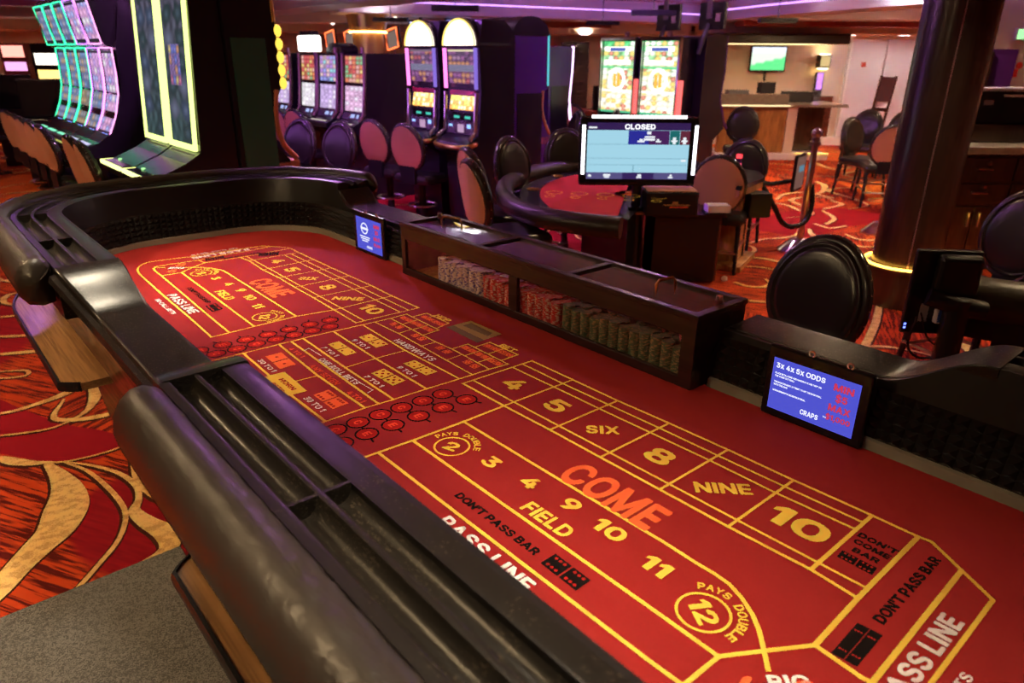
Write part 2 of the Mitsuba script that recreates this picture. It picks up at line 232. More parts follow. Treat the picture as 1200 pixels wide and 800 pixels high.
# ceiling with coffers: dark red gloss panels between mauve beams
struct('ceiling', hbox(-13, 9.5, -3.6, 14.6, CEIL, CEIL + .1), 'm_ceiling', 'dark red glossy ceiling panels between mauve soffits')
def beam(pts, w, z0, z1, mat_='m_lavender', name='soffit'):
    p = [np.array([r * R2 + d * D2]) [0] + EYE[:2] for r, d in pts]
    return put(name, extr(sg.LineString(p).buffer(w / 2, cap_style=2, join_style=2), z1 - z0, z0), mat_, 'ceiling')
beam([(-2.4, 10.3), (-.2, 11.3), (1.8, 12.4), (3.6, 13.6)], .75, 2.02, CEIL)
beam([(3.3, 13.2), (3.7, 10.6), (4.35, 8.4), (5.0, 6.6)], .55, 2.04, CEIL)
beam([(-3.7, 11.6), (-2.4, 9.7), (-1.2, 8.3), (.4, 7.0)], .55, 2.05, CEIL)
beam([(-3.6, 8.0), (-2.1, 8.4), (-1.5, 9.3)], .4, 2.06, CEIL)
beam([(-12, 10.4), (-7, 11.4), (-3.2, 12.6), (0, 13.8)], .8, 1.98, CEIL)
beam([(3.5, 11.2), (6, 11.2), (9.3, 11.0)], .5, 2.02, CEIL)
beam([(-12, 9.4), (-8, 9.9), (-4.6, 11.0)], .3, 2.08, CEIL, 'm_redband')
beam([(3.5, 12.0), (6, 12.0), (9.3, 11.8)], .5, 1.96, CEIL, 'm_redband')
beam([(-.6, 12.4), (1.4, 13.2), (3.2, 14.2)], .5, 1.95, CEIL, 'm_redband')
beam([(3.2, 13.1), (9.3, 13.1)], 1.1, 1.88, CEIL, 'm_cream')
beam([(-12.5, 13.6), (3.0, 13.6)], 1.1, 1.86, CEIL, 'm_cream')
for pts in ([(-2.4, 9.6), (-.2, 10.7), (1.8, 11.8), (3.0, 12.6)], [(3.0, 11.6), (3.3, 10.2), (3.9, 8.2), (4.5, 6.5)], [(-12, 8.9), (-8, 9.4), (-4.6, 10.4)]):
    put('cove_light', extr(sg.LineString([hall(*q) for q in pts]).buffer(.02), .02, 2.14), 'm_emit', 'ceiling', emit=(1.3, .6, 2.4), weight=.5, label='violet cove light strip')
put('coffer_panel', hbox(-3.2, 2.6, 4.2, 8.6, CEIL - .0015, CEIL - .0005), 'm_lavender', 'ceiling', label='mauve painted coffer over the blackjack tables')
# walls
struct('wall_back', hbox(-13, 9.5, 14.4, 14.6, 0, CEIL), 'm_cream', 'cream back wall of the hall')
struct('wall_left', hbox(-13.2, -13, -3.6, 14.6, 0, CEIL), 'm_cream'); struct('wall_right', hbox(9.5, 9.7, -3.6, 14.6, 0, CEIL), 'm_cream'); struct('wall_front', hbox(-13, 9.5, -3.8, -3.6, 0, CEIL), 'm_cream')
put('wall_panel', hbox(3.1, 9.4, 13.66, 14.4, .14, 1.9), 'm_cream', 'wall_back'); put('plinth', hbox(3.1, 9.4, 13.56, 14.4, 0, .15), 'm_white', 'wall_back', label='white plinth with warm light on its edge')
put('wainscot', hbox(4.8, 5.83, 13.60, 13.66, .15, .86), 'm_mahogany', 'wall_back', label='red-brown wainscot panel')
put('louvre', cat([hbox(.93, 1.33, 13.9, 14.0, z, z + .05) for z in np.arange(.45, 1.65, .085)] + [hbox(.88, 1.38, 14.0, 14.35, .3, 1.75)]), 'm_darkwood', 'wall_back', label='dark louvred opening')
k = thing('service_counter', 'orange wood service counter with a red top, left of the green screens', 'counter'); put('front', hbox(.75, 1.9, 10.6, 11.0, 0, .74), 'm_oak', k); put('top', hbox(.7, 1.95, 10.5, 11.1, .74, .79), 'm_redband', k); put('terminal', hbox(1.15, 1.4, 10.7, 10.9, .79, 1.12), 'm_black', k)
put('dark_opening', hbox(3.12, 3.62, 13.6, 13.66, .15, 1.72), 'm_darkwood', 'wall_back'); 
struct('door_1', cat(hbox(5.98, 6.02, 13.58, 13.66, .15, 1.86), hbox(7.28, 7.34, 13.58, 13.66, .15, 1.86), hbox(5.98, 7.34, 13.58, 13.66, 1.83, 1.88)), 'm_white', 'white double door in the cream wall')
put('leaf', hbox(6.03, 6.64, 13.61, 13.66, .16, 1.83), 'm_lavender', 'door_1'); put('leaf', hbox(6.66, 7.27, 13.61, 13.66, .16, 1.83), 'm_lavender', 'door_1')
put('door_handle', hbox(6.60, 6.64, 13.57, 13.61, .78, .82), 'm_brass', 'door_1')
k = single('door_notice', hbox(6.24, 6.32, 13.595, 13.61, 1.36, 1.44), mat('m_notice', (.5, .05, .04), .5), 'small red notice on the left leaf of the white door', 'notice')
# the round column
cx, cy = hall(2.62, 4.56)
struct('column_wide', tf(lathe([(0, 0), (.235, 0), (.235, .235), (.255, .24), (.255, .262), (.205, .27), (.205, CEIL), (0, CEIL)], 64), (cx, cy, 0)), 'm_darkwood', 'round dark wood column on a broad base', smooth=30)
put('joint', tf(bx(-.004, .004, -.2065, -.200, .27, CEIL), (cx, cy, 0), ROT - 24), 'm_slottrim', 'column_wide', label='bright metal joint strip')
put('light_ring', tf(trimesh.creation.torus(.248, .008, 64, 8), (cx, cy, .272)), 'm_emit', 'column_wide', emit=(9, 4.2, .5), weight=.4, label='glowing amber ring')
gx_, gy_ = hall(-2.02, 10.6)
struct('column_round', tf(lathe([(0, 0), (.21, 0), (.21, 1.78), (.24, 1.80), (.30, 2.1), (.30, CEIL), (0, CEIL)], 48), (gx_, gy_, 0)), mat('m_goldcol', (.60, .38, .16), .3, metal=.5), 'round gold column with a flared capital', smooth=30)
put('capital_light', tf(trimesh.creation.torus(.25, .012, 48, 8), (gx_, gy_, 1.80)), 'm_emit', 'column_round', emit=(14, 7, 1.6), weight=.3)
# lamps
for i, (xy, r, L, c, dep, *zc_) in enumerate(LAMPS):
    zl = zc_[0] if zc_ else CEIL
    n_ = 'warm white' if c == NEUTRAL else 'amber' if c == WARM else 'pale cream' if c == BLUSH else 'violet' if c == VIOLET else 'pink'
    k = thing('ceiling_downlight', f'recessed round {n_} downlight in the dark ceiling' + (' above the craps table' if c == NEUTRAL else ''), 'light', f'{n_} downlights')
    x, y = float(xy[0]), float(xy[1]); dep = max(dep, .012)
    put('trim_ring', tf(lathe([(r + .002, 0), (r + .02, 0), (r + .02, dep), (r + .002, dep), (r + .002, 0)], 32), (x, y, zl - dep)), 'm_black' if dep > .02 else 'm_white', k)
    d = trimesh.creation.cylinder(r, .004, sections=24); d.apply_translation((x, y, zl - .004))
    put('lens', d, 'm_emit', k, emit=np.array(c) * L * LAMP_GAIN, weight=14. if c == NEUTRAL else 4. if (L > 150 and c == WARM and not zc_) else 3.5 if c in (VIOLET, PINK) else 1.5)
UPL = [hall(-1.6, 10.0), hall(1.2, 10.5), hall(-4.4, 9.6), hall(3.2, 9.4), hall(6.0, 10.2), (-4.6, 3.15), (-3.7, 5.0)]
for i, (x, y) in enumerate(UPL):
    k = thing('cove_uplighter', 'small violet-pink uplighter hung under the ceiling over the slot machines', 'light', 'violet uplighters'); z = 1.93
    put('tray', tf(cat(bx(-.22, .22, -.06, .06, z - .02, z), bx(-.22, .22, -.064, -.056, z - .02, z + .03), bx(-.22, .22, .056, .064, z - .02, z + .03), bx(-.224, -.216, -.06, .06, z - .02, z + .03), bx(.216, .224, -.06, .06, z - .02, z + .03)), (x, y, 0), ROT), 'm_black', k); put('lens', tf(bx(-.20, .20, -.045, .045, z, z + .004), (x, y, 0), ROT), 'm_emit', k, emit=(125, 70, 120), weight=1.6)
    put('rod', cyl(.006, z, CEIL, float(x), float(y), 8), 'm_black', k)

# ------------------------------------------------------------------ the craps table
FELT = .71
ct = thing('craps_table', 'long craps table with red felt layout, black padded rails and chip racks', 'gaming table')
NS, NE, NC = 150, 46, 16
def rr(x0, x1, y0, y1, r):
    a = []
    a.append(np.stack([np.linspace(x0 + r, x1 - r, NS, endpoint=False), np.full(NS, y0)], 1))
    def corner(cx, cy, a0): t = np.radians(a0 + np.linspace(0, 90, NC, endpoint=False)); return np.stack([cx + r * np.cos(t), cy + r * np.sin(t)], 1)
    a.append(corner(x1 - r, y0 + r, -90)); a.append(np.stack([np.full(NE, x1), np.linspace(y0 + r, y1 - r, NE, endpoint=False)], 1))
    a.append(corner(x1 - r, y1 - r, 0)); a.append(np.stack([np.linspace(x1 - r, x0 + r, NS, endpoint=False), np.full(NS, y1)], 1))
    a.append(corner(x0 + r, y1 - r, 90)); a.append(np.stack([np.full(NE, x0), np.linspace(y1 - r, y0 + r, NE, endpoint=False)], 1))
    a.append(corner(x0 + r, y0 + r, 180)); return np.vstack(a)
def lip(s): return rr(-2.14 - s, 1.54 + s, -.83 - s, .31 + s, .40 + s)
BASE = rr(-2.09, 1.49, -.80, .25, .36); LIP = lip(0); N = len(LIP)
def ss(a, b, x): t = np.clip((x - a) / (b - a), 0, 1); return t * t * (3 - 2 * t)
near_ = np.arange(N) < NS; deal_ = (np.arange(N) >= NS + 2 * NC + NE) & (np.arange(N) < 2 * NS + 2 * NC + NE)
X_ = LIP[:, 0]
DROP = np.where(near_, ss(-.95, -.70, X_) * ss(.04, -.22, X_), 0) + np.where(deal_, ss(-1.80, -1.60, X_) * ss(1.03, .83, X_), 0)
HT = .957 - .092 * DROP
BOXED = deal_ & (X_ > -.992) & (X_ < .422)      # the chip case takes the place of the wall here
HT = np.where(BOXED, .7125, HT)
def ringsweep(sec, idx, closed_sec=True):
    """sec: list of (s, z) or functions of index; idx: indices along the path"""
    v = []
    for i in idx:
        for s, z in (sec(i) if callable(sec) else sec): q = PATH(s)[i]; v.append((q[0], q[1], z))
    n = len(sec(idx[0]) if callable(sec) else sec)
    return grid_mesh(np.array(v), len(idx), n, False, closed_sec, caps=closed_sec)
_pc = {}
def PATH(s):
    s = round(float(s), 5)
    if s not in _pc: _pc[s] = lip(s)
    return _pc[s]
NEAR = [i for i in range(N) if (near_[i] and X_[i] > .03) or (NS <= i < NS + 2 * NC + NE) or (deal_[i] and X_[i] > 1.03)]
FAR = [i for i in range(N) if (deal_[i] and X_[i] < -1.79)] + list(range(2 * NS + 2 * NC + NE, N)) + [i for i in range(N) if near_[i] and X_[i] < -.945]
# felt and its printed layout
put('felt', extr(sg.Polygon(BASE), .03, FELT - .03), 'm_felt', ct, label='red felt playing surface with a printed layout')
ft = ct + '__felt'
TEXTS=[('HARDWAYS','w',-0.391,-0.233,0,0.206,0.025),('ONE ROLL BETS','w',-0.405,-0.477,0,0.22,0.02),('ANY SEVEN','r',-0.379,-0.519,0,0.16,0.019),('4 TO 1','r',-0.536,-0.508,0,0.088,0.016),('4 TO 1','r',-0.16,-0.518,0,0.079,0.017),('30 TO 1','w',-0.511,-0.614,0,0.106,0.016),('30 TO 1','w',-0.202,-0.619,0,0.1,0.018),('7 TO 1','w',-0.482,-0.429,0,0.091,0.016),('7 TO 1','w',-0.218,-0.434,0,0.089,0.016),('9 TO 1','w',-0.476,-0.33,0,0.09,0.018),('9 TO 1','w',-0.212,-0.332,0,0.084,0.018),('HORN','d',-0.348,-0.621,0,0.086,0.015),('BETS','d',-0.337,-0.649,0,0.068,0.014),('HOP','y',-0.496,-0.007,0,0.078,0.024),('BET','y',-0.152,-0.007,0,0.067,0.024),('SIX','y',0.394,-0.19,45,0.079,0.039),('NINE','y',0.706,-0.194,45,0.116,0.039),('COME','o',0.478,-0.373,0,0.243,0.088),('FIELD','y',0.514,-0.505,0,0.123,0.036),("DON'T PASS BAR",'k',0.399,-0.578,0,0.239,0.019),('PASS LINE','w',0.446,-0.656,0,0.249,0.034),("DON'T",'k',0.984,-0.082,0,0.07,0.016),('COME','k',0.987,-0.106,0,0.064,0.015),('BAR','k',0.997,-0.132,0,0.046,0.015),("DON'T PASS BAR",'k',1.114,-0.27,90,0.234,0.019),('PASS LINE','w',1.196,-0.419,90,0.25,0.034),('NO CALL BETS','w',1.243,-0.474,90,0.2,0.017),('PASS LINE','w',-1.294,-0.633,0,0.258,0.034),('NO CALL BETS','w',-1.271,-0.681,0,0.202,0.017),("DON'T PASS BAR",'k',-1.334,-0.551,0,0.219,0.019),('FIELD','y',-1.227,-0.486,0,0.126,0.036),('COME','o',-1.269,-0.346,0,0.249,0.088),('SIX','y',-1.174,-0.181,45,0.075,0.039),('NINE','y',-0.868,-0.194,45,0.114,0.039),('PASS LINE','w',-1.766,-0.147,-90,0.248,0.034),('NO CALL BETS','w',-1.809,-0.181,-90,0.2,0.017),("DON'T PASS BAR",'k',-1.669,-0.134,-90,0.156,0.019),('BIG','w',-1.65,-0.524,50,0.063,0.024),('8','o',-1.669,-0.493,50,0.036,0.045),('6','o',-1.599,-0.547,50,0.036,0.045)]
LINES=[(0.0075,[(-0.001,-0.004),(0.166,-0.004),(0.329,-0.005),(0.489,-0.0),(0.652,0.002),(0.812,0.001),(0.974,0.004),(1.059,0.004),(1.081,0.007),(1.206,-0.076),(1.206,-0.321),(1.205,-0.472)]),(0.0065,[(0.002,-0.04),(0.167,-0.042),(0.328,-0.04),(0.488,-0.037),(0.651,-0.037),(0.811,-0.035),(0.971,-0.032)]),(0.0065,[(0.003,-0.077),(0.166,-0.075),(0.329,-0.074),(0.489,-0.071),(0.651,-0.068),(0.811,-0.07),(0.97,-0.064)]),(0.0065,[(-0.003,-0.215),(0.164,-0.215),(0.326,-0.214),(0.488,-0.212),(0.652,-0.211),(0.811,-0.21),(0.976,-0.208),(1.059,-0.207)]),(0.0075,[(-0.008,-0.249),(0.163,-0.248),(0.327,-0.244),(0.488,-0.243),(0.652,-0.242),(0.813,-0.241),(0.975,-0.235),(1.06,-0.242)]),(0.0065,[(-0.001,-0.004),(-0.008,-0.249)]),(0.0065,[(0.166,-0.004),(0.163,-0.248)]),(0.0065,[(0.329,-0.005),(0.327,-0.244)]),(0.0065,[(0.489,-0.0),(0.488,-0.243)]),(0.0065,[(0.652,0.002),(0.652,-0.242)]),(0.0065,[(0.812,0.001),(0.813,-0.241)]),(0.008,[(0.974,0.004),(0.975,-0.235)]),(0.009,[(1.146,-0.04),(1.151,-0.392),(1.152,-0.504)]),(0.009,[(1.059,0.004),(1.06,-0.242),(1.064,-0.391),(1.137,-0.397),(1.152,-0.394)]),(0.008,[(1.064,-0.391),(1.018,-0.463),(0.982,-0.521),(0.849,-0.52),(0.161,-0.52)]),(0.008,[(0.982,-0.521),(0.98,-0.596),(0.978,-0.651)]),(0.008,[(0.158,-0.608),(0.346,-0.608),(0.668,-0.607),(0.919,-0.606),(0.973,-0.604),(1.015,-0.604)]),(0.008,[(0.153,-0.698),(0.153,-0.65),(0.16,-0.52),(0.164,-0.376),(0.163,-0.248)]),(0.008,[(0.163,-0.376),(0.342,-0.375),(0.397,-0.375),(0.768,-0.371),(0.836,-0.373),(0.872,-0.372),(0.905,-0.375),(0.937,-0.388),(0.969,-0.408),(0.993,-0.429),(1.02,-0.46),(1.042,-0.486)]),(0.006,[(-0.594,-0.761),(-0.589,-0.628),(-0.585,-0.393),(-0.572,-0.218),(-0.567,-0.132),(-0.569,-0.067)]),(0.006,[(-0.051,-0.651),(-0.052,-0.523),(-0.046,-0.443),(-0.043,-0.343),(-0.037,-0.238),(-0.034,-0.135),(-0.027,-0.072)]),(0.0075,[(-0.59,-0.623),(-0.39,-0.628),(-0.238,-0.634),(-0.053,-0.631)]),(0.0075,[(-0.585,-0.514),(-0.304,-0.526),(-0.052,-0.523)]),(0.0075,[(-0.586,-0.475),(-0.05,-0.485)]),(0.0075,[(-0.586,-0.436),(-0.302,-0.442),(-0.046,-0.443)]),(0.0075,[(-0.579,-0.336),(-0.306,-0.343),(-0.043,-0.343)]),(0.0065,[(-0.573,-0.234),(-0.301,-0.244),(-0.037,-0.238)]),(0.0055,[(-0.568,-0.19),(-0.433,-0.185),(-0.164,-0.192),(-0.036,-0.195)]),(0.0055,[(-0.566,-0.131),(-0.304,-0.135),(-0.22,-0.13),(-0.034,-0.135)]),(0.0055,[(-0.569,-0.067),(-0.375,-0.069),(-0.371,-0.132)]),(0.0055,[(-0.533,-0.065),(-0.532,-0.009),(-0.405,-0.008),(-0.393,-0.065)]),(0.0055,[(-0.304,-0.526),(-0.312,-0.62)]),(0.0055,[(-0.304,-0.441),(-0.306,-0.343),(-0.301,-0.244)]),(0.005,[(-0.433,-0.185),(-0.436,-0.141)]),(0.005,[(-0.299,-0.19),(-0.298,-0.138)]),(0.005,[(-0.164,-0.192),(-0.167,-0.137)]),(0.005,[(-0.495,-0.127),(-0.498,-0.067)]),(0.005,[(-0.431,-0.128),(-0.435,-0.069)]),(0.005,[(-0.493,-0.043),(-0.492,0.005)]),(0.0055,[(-0.221,-0.129),(-0.222,-0.069),(-0.027,-0.072)]),(0.0055,[(-0.188,-0.07),(-0.189,-0.008),(-0.061,-0.006),(-0.06,-0.066)]),(0.005,[(-0.156,-0.129),(-0.156,-0.074)]),(0.005,[(-0.093,-0.131),(-0.091,-0.074)]),(0.005,[(-0.122,-0.066),(-0.123,-0.009)]),(0.0075,[(-0.777,-0.65),(-1.023,-0.644),(-1.316,-0.641),(-1.557,-0.635),(-1.652,-0.632),(-1.708,-0.624),(-1.757,-0.606),(-1.788,-0.583),(-1.805,-0.552),(-1.801,-0.495),(-1.782,-0.385),(-1.772,-0.144),(-1.766,-0.077),(-1.724,-0.044),(-1.654,0.004),(-1.556,0.002),(-1.405,0.0),(-1.24,0.0),(-1.093,0.001),(-0.925,0.003),(-0.769,-0.002),(-0.596,0.0)]),(0.007,[(-0.787,-0.593),(-0.978,-0.589),(-1.554,-0.573),(-1.649,-0.572),(-1.691,-0.567),(-1.716,-0.55),(-1.714,-0.493),(-1.703,-0.386),(-1.722,-0.278),(-1.719,-0.165),(-1.732,-0.057)]),(0.0075,[(-0.783,-0.511),(-0.912,-0.509),(-1.558,-0.497),(-1.566,-0.573)]),(0.007,[(-1.563,-0.495),(-1.61,-0.436),(-1.646,-0.376),(-1.637,-0.229),(-1.643,-0.008)]),(0.006,[(-1.646,-0.376),(-1.708,-0.384)]),(0.006,[(-1.701,-0.556),(-1.677,-0.528)]),(0.0075,[(-1.624,-0.461),(-1.583,-0.411),(-1.55,-0.383),(-1.497,-0.363),(-1.474,-0.358),(-0.786,-0.365)]),(0.0075,[(-0.777,-0.65),(-0.783,-0.511),(-0.786,-0.365),(-0.765,-0.237)]),(0.006,[(-1.546,-0.035),(-0.598,-0.04)]),(0.006,[(-1.548,-0.066),(-0.6,-0.073)]),(0.006,[(-1.631,-0.202),(-0.604,-0.21)]),(0.007,[(-1.637,-0.229),(-1.558,-0.221),(-1.392,-0.23),(-1.245,-0.226),(-1.089,-0.231),(-0.931,-0.232),(-0.765,-0.237),(-0.604,-0.241)]),(0.006,[(-0.596,0.0),(-0.604,-0.241)]),(0.006,[(-1.558,-0.221),(-1.556,0.002)]),(0.006,[(-1.392,-0.23),(-1.405,0.0)]),(0.006,[(-1.245,-0.226),(-1.24,0.0)]),(0.006,[(-1.089,-0.231),(-1.093,0.001)]),(0.006,[(-0.931,-0.232),(-0.925,0.003)]),(0.006,[(-0.765,-0.237),(-0.769,-0.002)]),]
NUMS= [('4','y',(0.085,-0.144),0.062),('5','y',(0.25,-0.145),0.062),('8','y',(0.571,-0.138),0.064),('10','y',(0.896,-0.131),0.066),('4','y',(-1.477,-0.129),0.058),('5','y',(-1.318,-0.137),0.058),('8','y',(-1.011,-0.134),0.06),('10','y',(-0.686,-0.134),0.06),('3','y',(0.349,-0.44),0.04),('4','y',(0.463,-0.428),0.04),('9','y',(0.573,-0.419),0.04),('10','y',(0.676,-0.42),0.04),('11','y',(0.796,-0.434),0.04),('3','y',(-1.394,-0.419),0.036),('4','y',(-1.285,-0.407),0.036),('9','y',(-1.181,-0.401),0.036),('10','y',(-1.079,-0.408),0.036),('11','y',(-0.968,-0.423),0.036)]
CE= [('C',(0.002,-0.633)),('C',(0.004,-0.574)),('C',(0.004,-0.512)),('C',(0.006,-0.452)),('C',(0.009,-0.39)),('C',(0.01,-0.328)),('E',(0.067,-0.651)),('E',(0.066,-0.585)),('E',(0.069,-0.516)),('E',(0.07,-0.444)),('E',(0.072,-0.372)),('E',(0.075,-0.3)),('E',(-0.691,-0.716)),('E',(-0.692,-0.646)),('E',(-0.689,-0.575)),('E',(-0.687,-0.506)),('E',(-0.687,-0.436)),('E',(-0.686,-0.364)),('E',(-0.681,-0.295)),('C',(-0.635,-0.685)),('C',(-0.633,-0.625)),('C',(-0.634,-0.565)),('C',(-0.632,-0.503)),('C',(-0.63,-0.445)),('C',(-0.628,-0.384)),('C',(-0.626,-0.324))]
RING= [('2',(0.24,-0.467),0.042,107),('12',(0.914,-0.463),0.045,58),('2',(-1.501,-0.439),0.042,107),('12',(-0.849,-0.449),0.042,60)]
DICE= [('y',3,[(-0.485,-0.298),(-0.486,-0.254),(-0.38,-0.254),(-0.374,-0.3)]),('y',4,[(-0.223,-0.301),(-0.222,-0.262),(-0.117,-0.257),(-0.114,-0.297)]),('y',2,[(-0.492,-0.399),(-0.493,-0.361),(-0.38,-0.358),(-0.378,-0.401)]),('y',5,[(-0.223,-0.406),(-0.228,-0.362),(-0.121,-0.358),(-0.117,-0.402)]),('o',1,[(-0.523,-0.583),(-0.524,-0.534),(-0.414,-0.539),(-0.412,-0.588)]),('o',6,[(-0.201,-0.59),(-0.205,-0.544),(-0.098,-0.543),(-0.097,-0.588)]),('k',6,[(0.66,-0.582),(0.659,-0.545),(0.749,-0.544),(0.748,-0.584)]),('k',6,[(0.988,-0.167),(0.986,-0.143),(1.048,-0.141),(1.05,-0.168)]),('k',6,[(1.087,-0.387),(1.085,-0.297),(1.122,-0.297),(1.124,-0.383)]),('k',6,[(-1.082,-0.565),(-1.092,-0.526),(-1.01,-0.527),(-1.008,-0.567)]),('k',6,[(-1.601,-0.164),(-1.653,-0.137),(-1.624,-0.055),(-1.567,-0.088)]),('k',6,[(-1.669,-0.365),(-1.712,-0.354),(-1.71,-0.275),(-1.666,-0.287)])]
HOPD= [[(-0.555,-0.107),(-0.556,-0.085),(-0.499,-0.083),(-0.496,-0.105)],[(-0.49,-0.107),(-0.493,-0.084),(-0.44,-0.082),(-0.437,-0.104)],[(-0.429,-0.105),(-0.432,-0.081),(-0.382,-0.079),(-0.379,-0.102)],[(-0.517,-0.047),(-0.517,-0.027),(-0.461,-0.025),(-0.459,-0.045)],[(-0.453,-0.046),(-0.455,-0.025),(-0.402,-0.024),(-0.4,-0.044)],[(-0.214,-0.104),(-0.214,-0.082),(-0.158,-0.08),(-0.158,-0.103)],[(-0.15,-0.104),(-0.15,-0.081),(-0.096,-0.08),(-0.095,-0.103)],[(-0.087,-0.104),(-0.087,-0.081),(-0.036,-0.079),(-0.036,-0.104)],[(-0.182,-0.044),(-0.182,-0.021),(-0.125,-0.018),(-0.124,-0.04)],[(-0.118,-0.04),(-0.119,-0.018),(-0.066,-0.016),(-0.064,-0.039)]]
HOPS= [[(-0.525,-0.164),(-0.527,-0.139),(-0.468,-0.139),(-0.465,-0.165)],[(-0.395,-0.166),(-0.396,-0.14),(-0.336,-0.14),(-0.334,-0.167)],[(-0.263,-0.165),(-0.263,-0.14),(-0.201,-0.14),(-0.2,-0.167)],[(-0.125,-0.165),(-0.125,-0.14),(-0.067,-0.141),(-0.065,-0.168)]]
HORN= [(-0.391,-0.647),(-0.386,-0.585),(-0.234,-0.591),(-0.238,-0.649)]
PLAQ= [[(-0.38,-0.037),(-0.376,0.062),(-0.219,0.063),(-0.212,-0.041)],[(-0.357,0.015),(-0.359,0.049),(-0.243,0.045),(-0.232,0.018)]]
BRK= [[(-0.492,-0.478),(-0.499,-0.458),(-0.425,-0.455)],[(-0.195,-0.46),(-0.128,-0.456),(-0.121,-0.475)]]
REDP= (-0.844,-0.741)
table_poly = sg.Polygon(BASE).buffer(-.004)
lines = so.unary_union([sg.LineString(p).buffer(w / 2, cap_style=3, join_style=2) for w, p in LINES]).intersection(table_poly)
put('layout_lines', extr(lines, .0003, FELT + .0002), 'm_ink_y', ft, label='yellow printed lines of the betting layout')
def lay(m, z=.0004): return tf(m, (0, 0, FELT + z))
ink = {c: [] for c in 'ywrokdgb'}
def inside(m): c = m.bounds.mean(0); return table_poly.contains(sg.Point(c[0], c[1]))
words = []
for s, c, x, y, a, L, h in TEXTS: words.append((s, c, tf(text(s, L, h, .0003), (x, y, FELT + .0007), a)))
for s, c, (x, y), h in NUMS:
    w = h * {1: .98, 2: 1.75}[len(s)]; w = w * (.75 if s == '11' else 1)
    words.append((s, c, tf(text(s, w, h, .0003), (x - w / 2, y - h / 2, FELT + .0007))))
for s, (x, y), r, a in RING:
    k = r * .8; words.append((s, 'y', tf(tf(text(s, k * (1.0 if len(s) == 1 else 1.5), k * 1.05, .0003), (-k * (.5 if len(s) == 1 else .75), -k * .52, 0)), (x, y, FELT + .0007), a - 90)))
    ring = sg.Point(x, y).buffer(r, 32).difference(sg.Point(x, y).buffer(r - .005, 32)); ink['y'].append(extr(ring, .0003, FELT + .0007))
    W = 'PAYS DOUBLE'
    for i, ch in enumerate(W):
        if ch == ' ': continue
        th = a + 70 - 140 * i / (len(W) - 1); t = math.radians(th)
        ink['y'].append(tf(tf(text(ch, .013 if ch != 'I' else .004, .016, .0003), (-.0065, 0, 0)), (x + (r + .008) * math.cos(t), y + (r + .008) * math.sin(t), FELT + .0007), th - 90))
for s, c, x, y, h in (('BIG', 'w', 1.065, -.516, .026), ('6', 'o', 1.051, -.574, .05), ('8', 'o', 1.111, -.514, .05)): words.append((s, c, tf(text(s, h * 2.3 if s == 'BIG' else h * .8, h, .0003), (x, y, FELT + .0007), 50)))
for s, c, m in words:
    if inside(m): put('lettering', m, 'm_ink_' + c, ft)
circ = []
for s, (x, y) in CE:
    c0 = sg.Point(x, y)
    circ.append(c0.buffer(.0285, 24).difference(c0.buffer(.0245, 24)))
    ink['d'].append(extr(c0.buffer(.0245, 24), .0003, FELT + .0003))
    ink['r'].append(tf(text(s, .017, .021, .0003), (x - .0085, y - .0105, FELT + .0008)))
for (s, a), (s2, b) in zip([q for q in CE if q[0] == 'C'][:6] + [q for q in CE if q[0] == 'C'][6:], [q for q in CE if q[0] == 'E'][:6] + [q for q in CE if q[0] == 'E'][6:]):
    a, b = np.array(a), np.array(b); d = (b - a) / np.linalg.norm(b - a)
    circ += [sg.LineString([a + d * .028, b - d * .028]).buffer(.002), sg.LineString([b + d * .028, b + d * .042]).buffer(.0022)]
ink['k'].append(extr(so.unary_union(circ), .0003, FELT + .0006))
def quad(q, h=.0003, z=.0005): return extr(sg.Polygon(q).buffer(0), h, FELT + z)
PIPS = {1: [(.5, .5)], 2: [(.25, .25), (.75, .75)], 3: [(.25, .25), (.5, .5), (.75, .75)], 4: [(.25, .25), (.25, .75), (.75, .25), (.75, .75)], 5: [(.25, .25), (.25, .75), (.75, .25), (.75, .75), (.5, .5)], 6: [(.25, .2), (.5, .2), (.75, .2), (.25, .8), (.5, .8), (.75, .8)]}
def die_pair(c, n, q, pip='d', gap=.05):
    q = np.array(q); o, v, u = q[0], q[1] - q[0], q[3] - q[0]
    f = lambda a, b: o + u * a + v * b
    for k in (0, 1):
        a0, a1 = (0, .5 - gap / 2) if k == 0 else (.5 + gap / 2, 1)
        ink[c].append(quad([f(a0, 0), f(a1, 0), f(a1, 1), f(a0, 1)]))
        r = .095 * min(np.linalg.norm(u) / 2, np.linalg.norm(v))
        for px_, py_ in PIPS[n]: x, y = f(a0 + (a1 - a0) * px_, py_); ink[pip if c != 'k' else 'd'].append(extr(sg.Point(x, y).buffer(r, 8), .0003, FELT + .0008))
for c, n, q in DICE: die_pair(c, n, q)
for k, q in enumerate(HOPD): die_pair('o', 1 + k % 5, q, gap=.06)
for k, q in enumerate(HOPS): die_pair('o', 2 + k, q, gap=.18)
ink['y'].append(quad(HORN)); ink['g'].append(quad(PLAQ[0])); ink['b'].append(quad(PLAQ[1], z=.0008))
q = np.array(PLAQ[0]); ink['b'].append(quad([q[0], q[0] * .72 + q[1] * .28, q[3] * .72 + q[2] * .28, q[3]], z=.0008))
ink['w'].append(extr(so.unary_union([sg.LineString(b).buffer(.0015) for b in BRK]), .0003, FELT + .0005))
ink['d'].append(extr(sg.Point(*REDP).buffer(.035, 20), .0003, FELT + .0002))
for c, n in dict(y='yellow printed dice, rings and small letters', w='white printed brackets', r='red printed letters C and E', o='orange-red printed dice', k='black printed rings and dice', d='dark red printed pips and discs', g='gold printed plaque', b='brown bars of the plaque').items():
    if ink[c]: put('print', cat(ink[c]), 'm_ink_' + c, ft, label=n, kind='stuff')
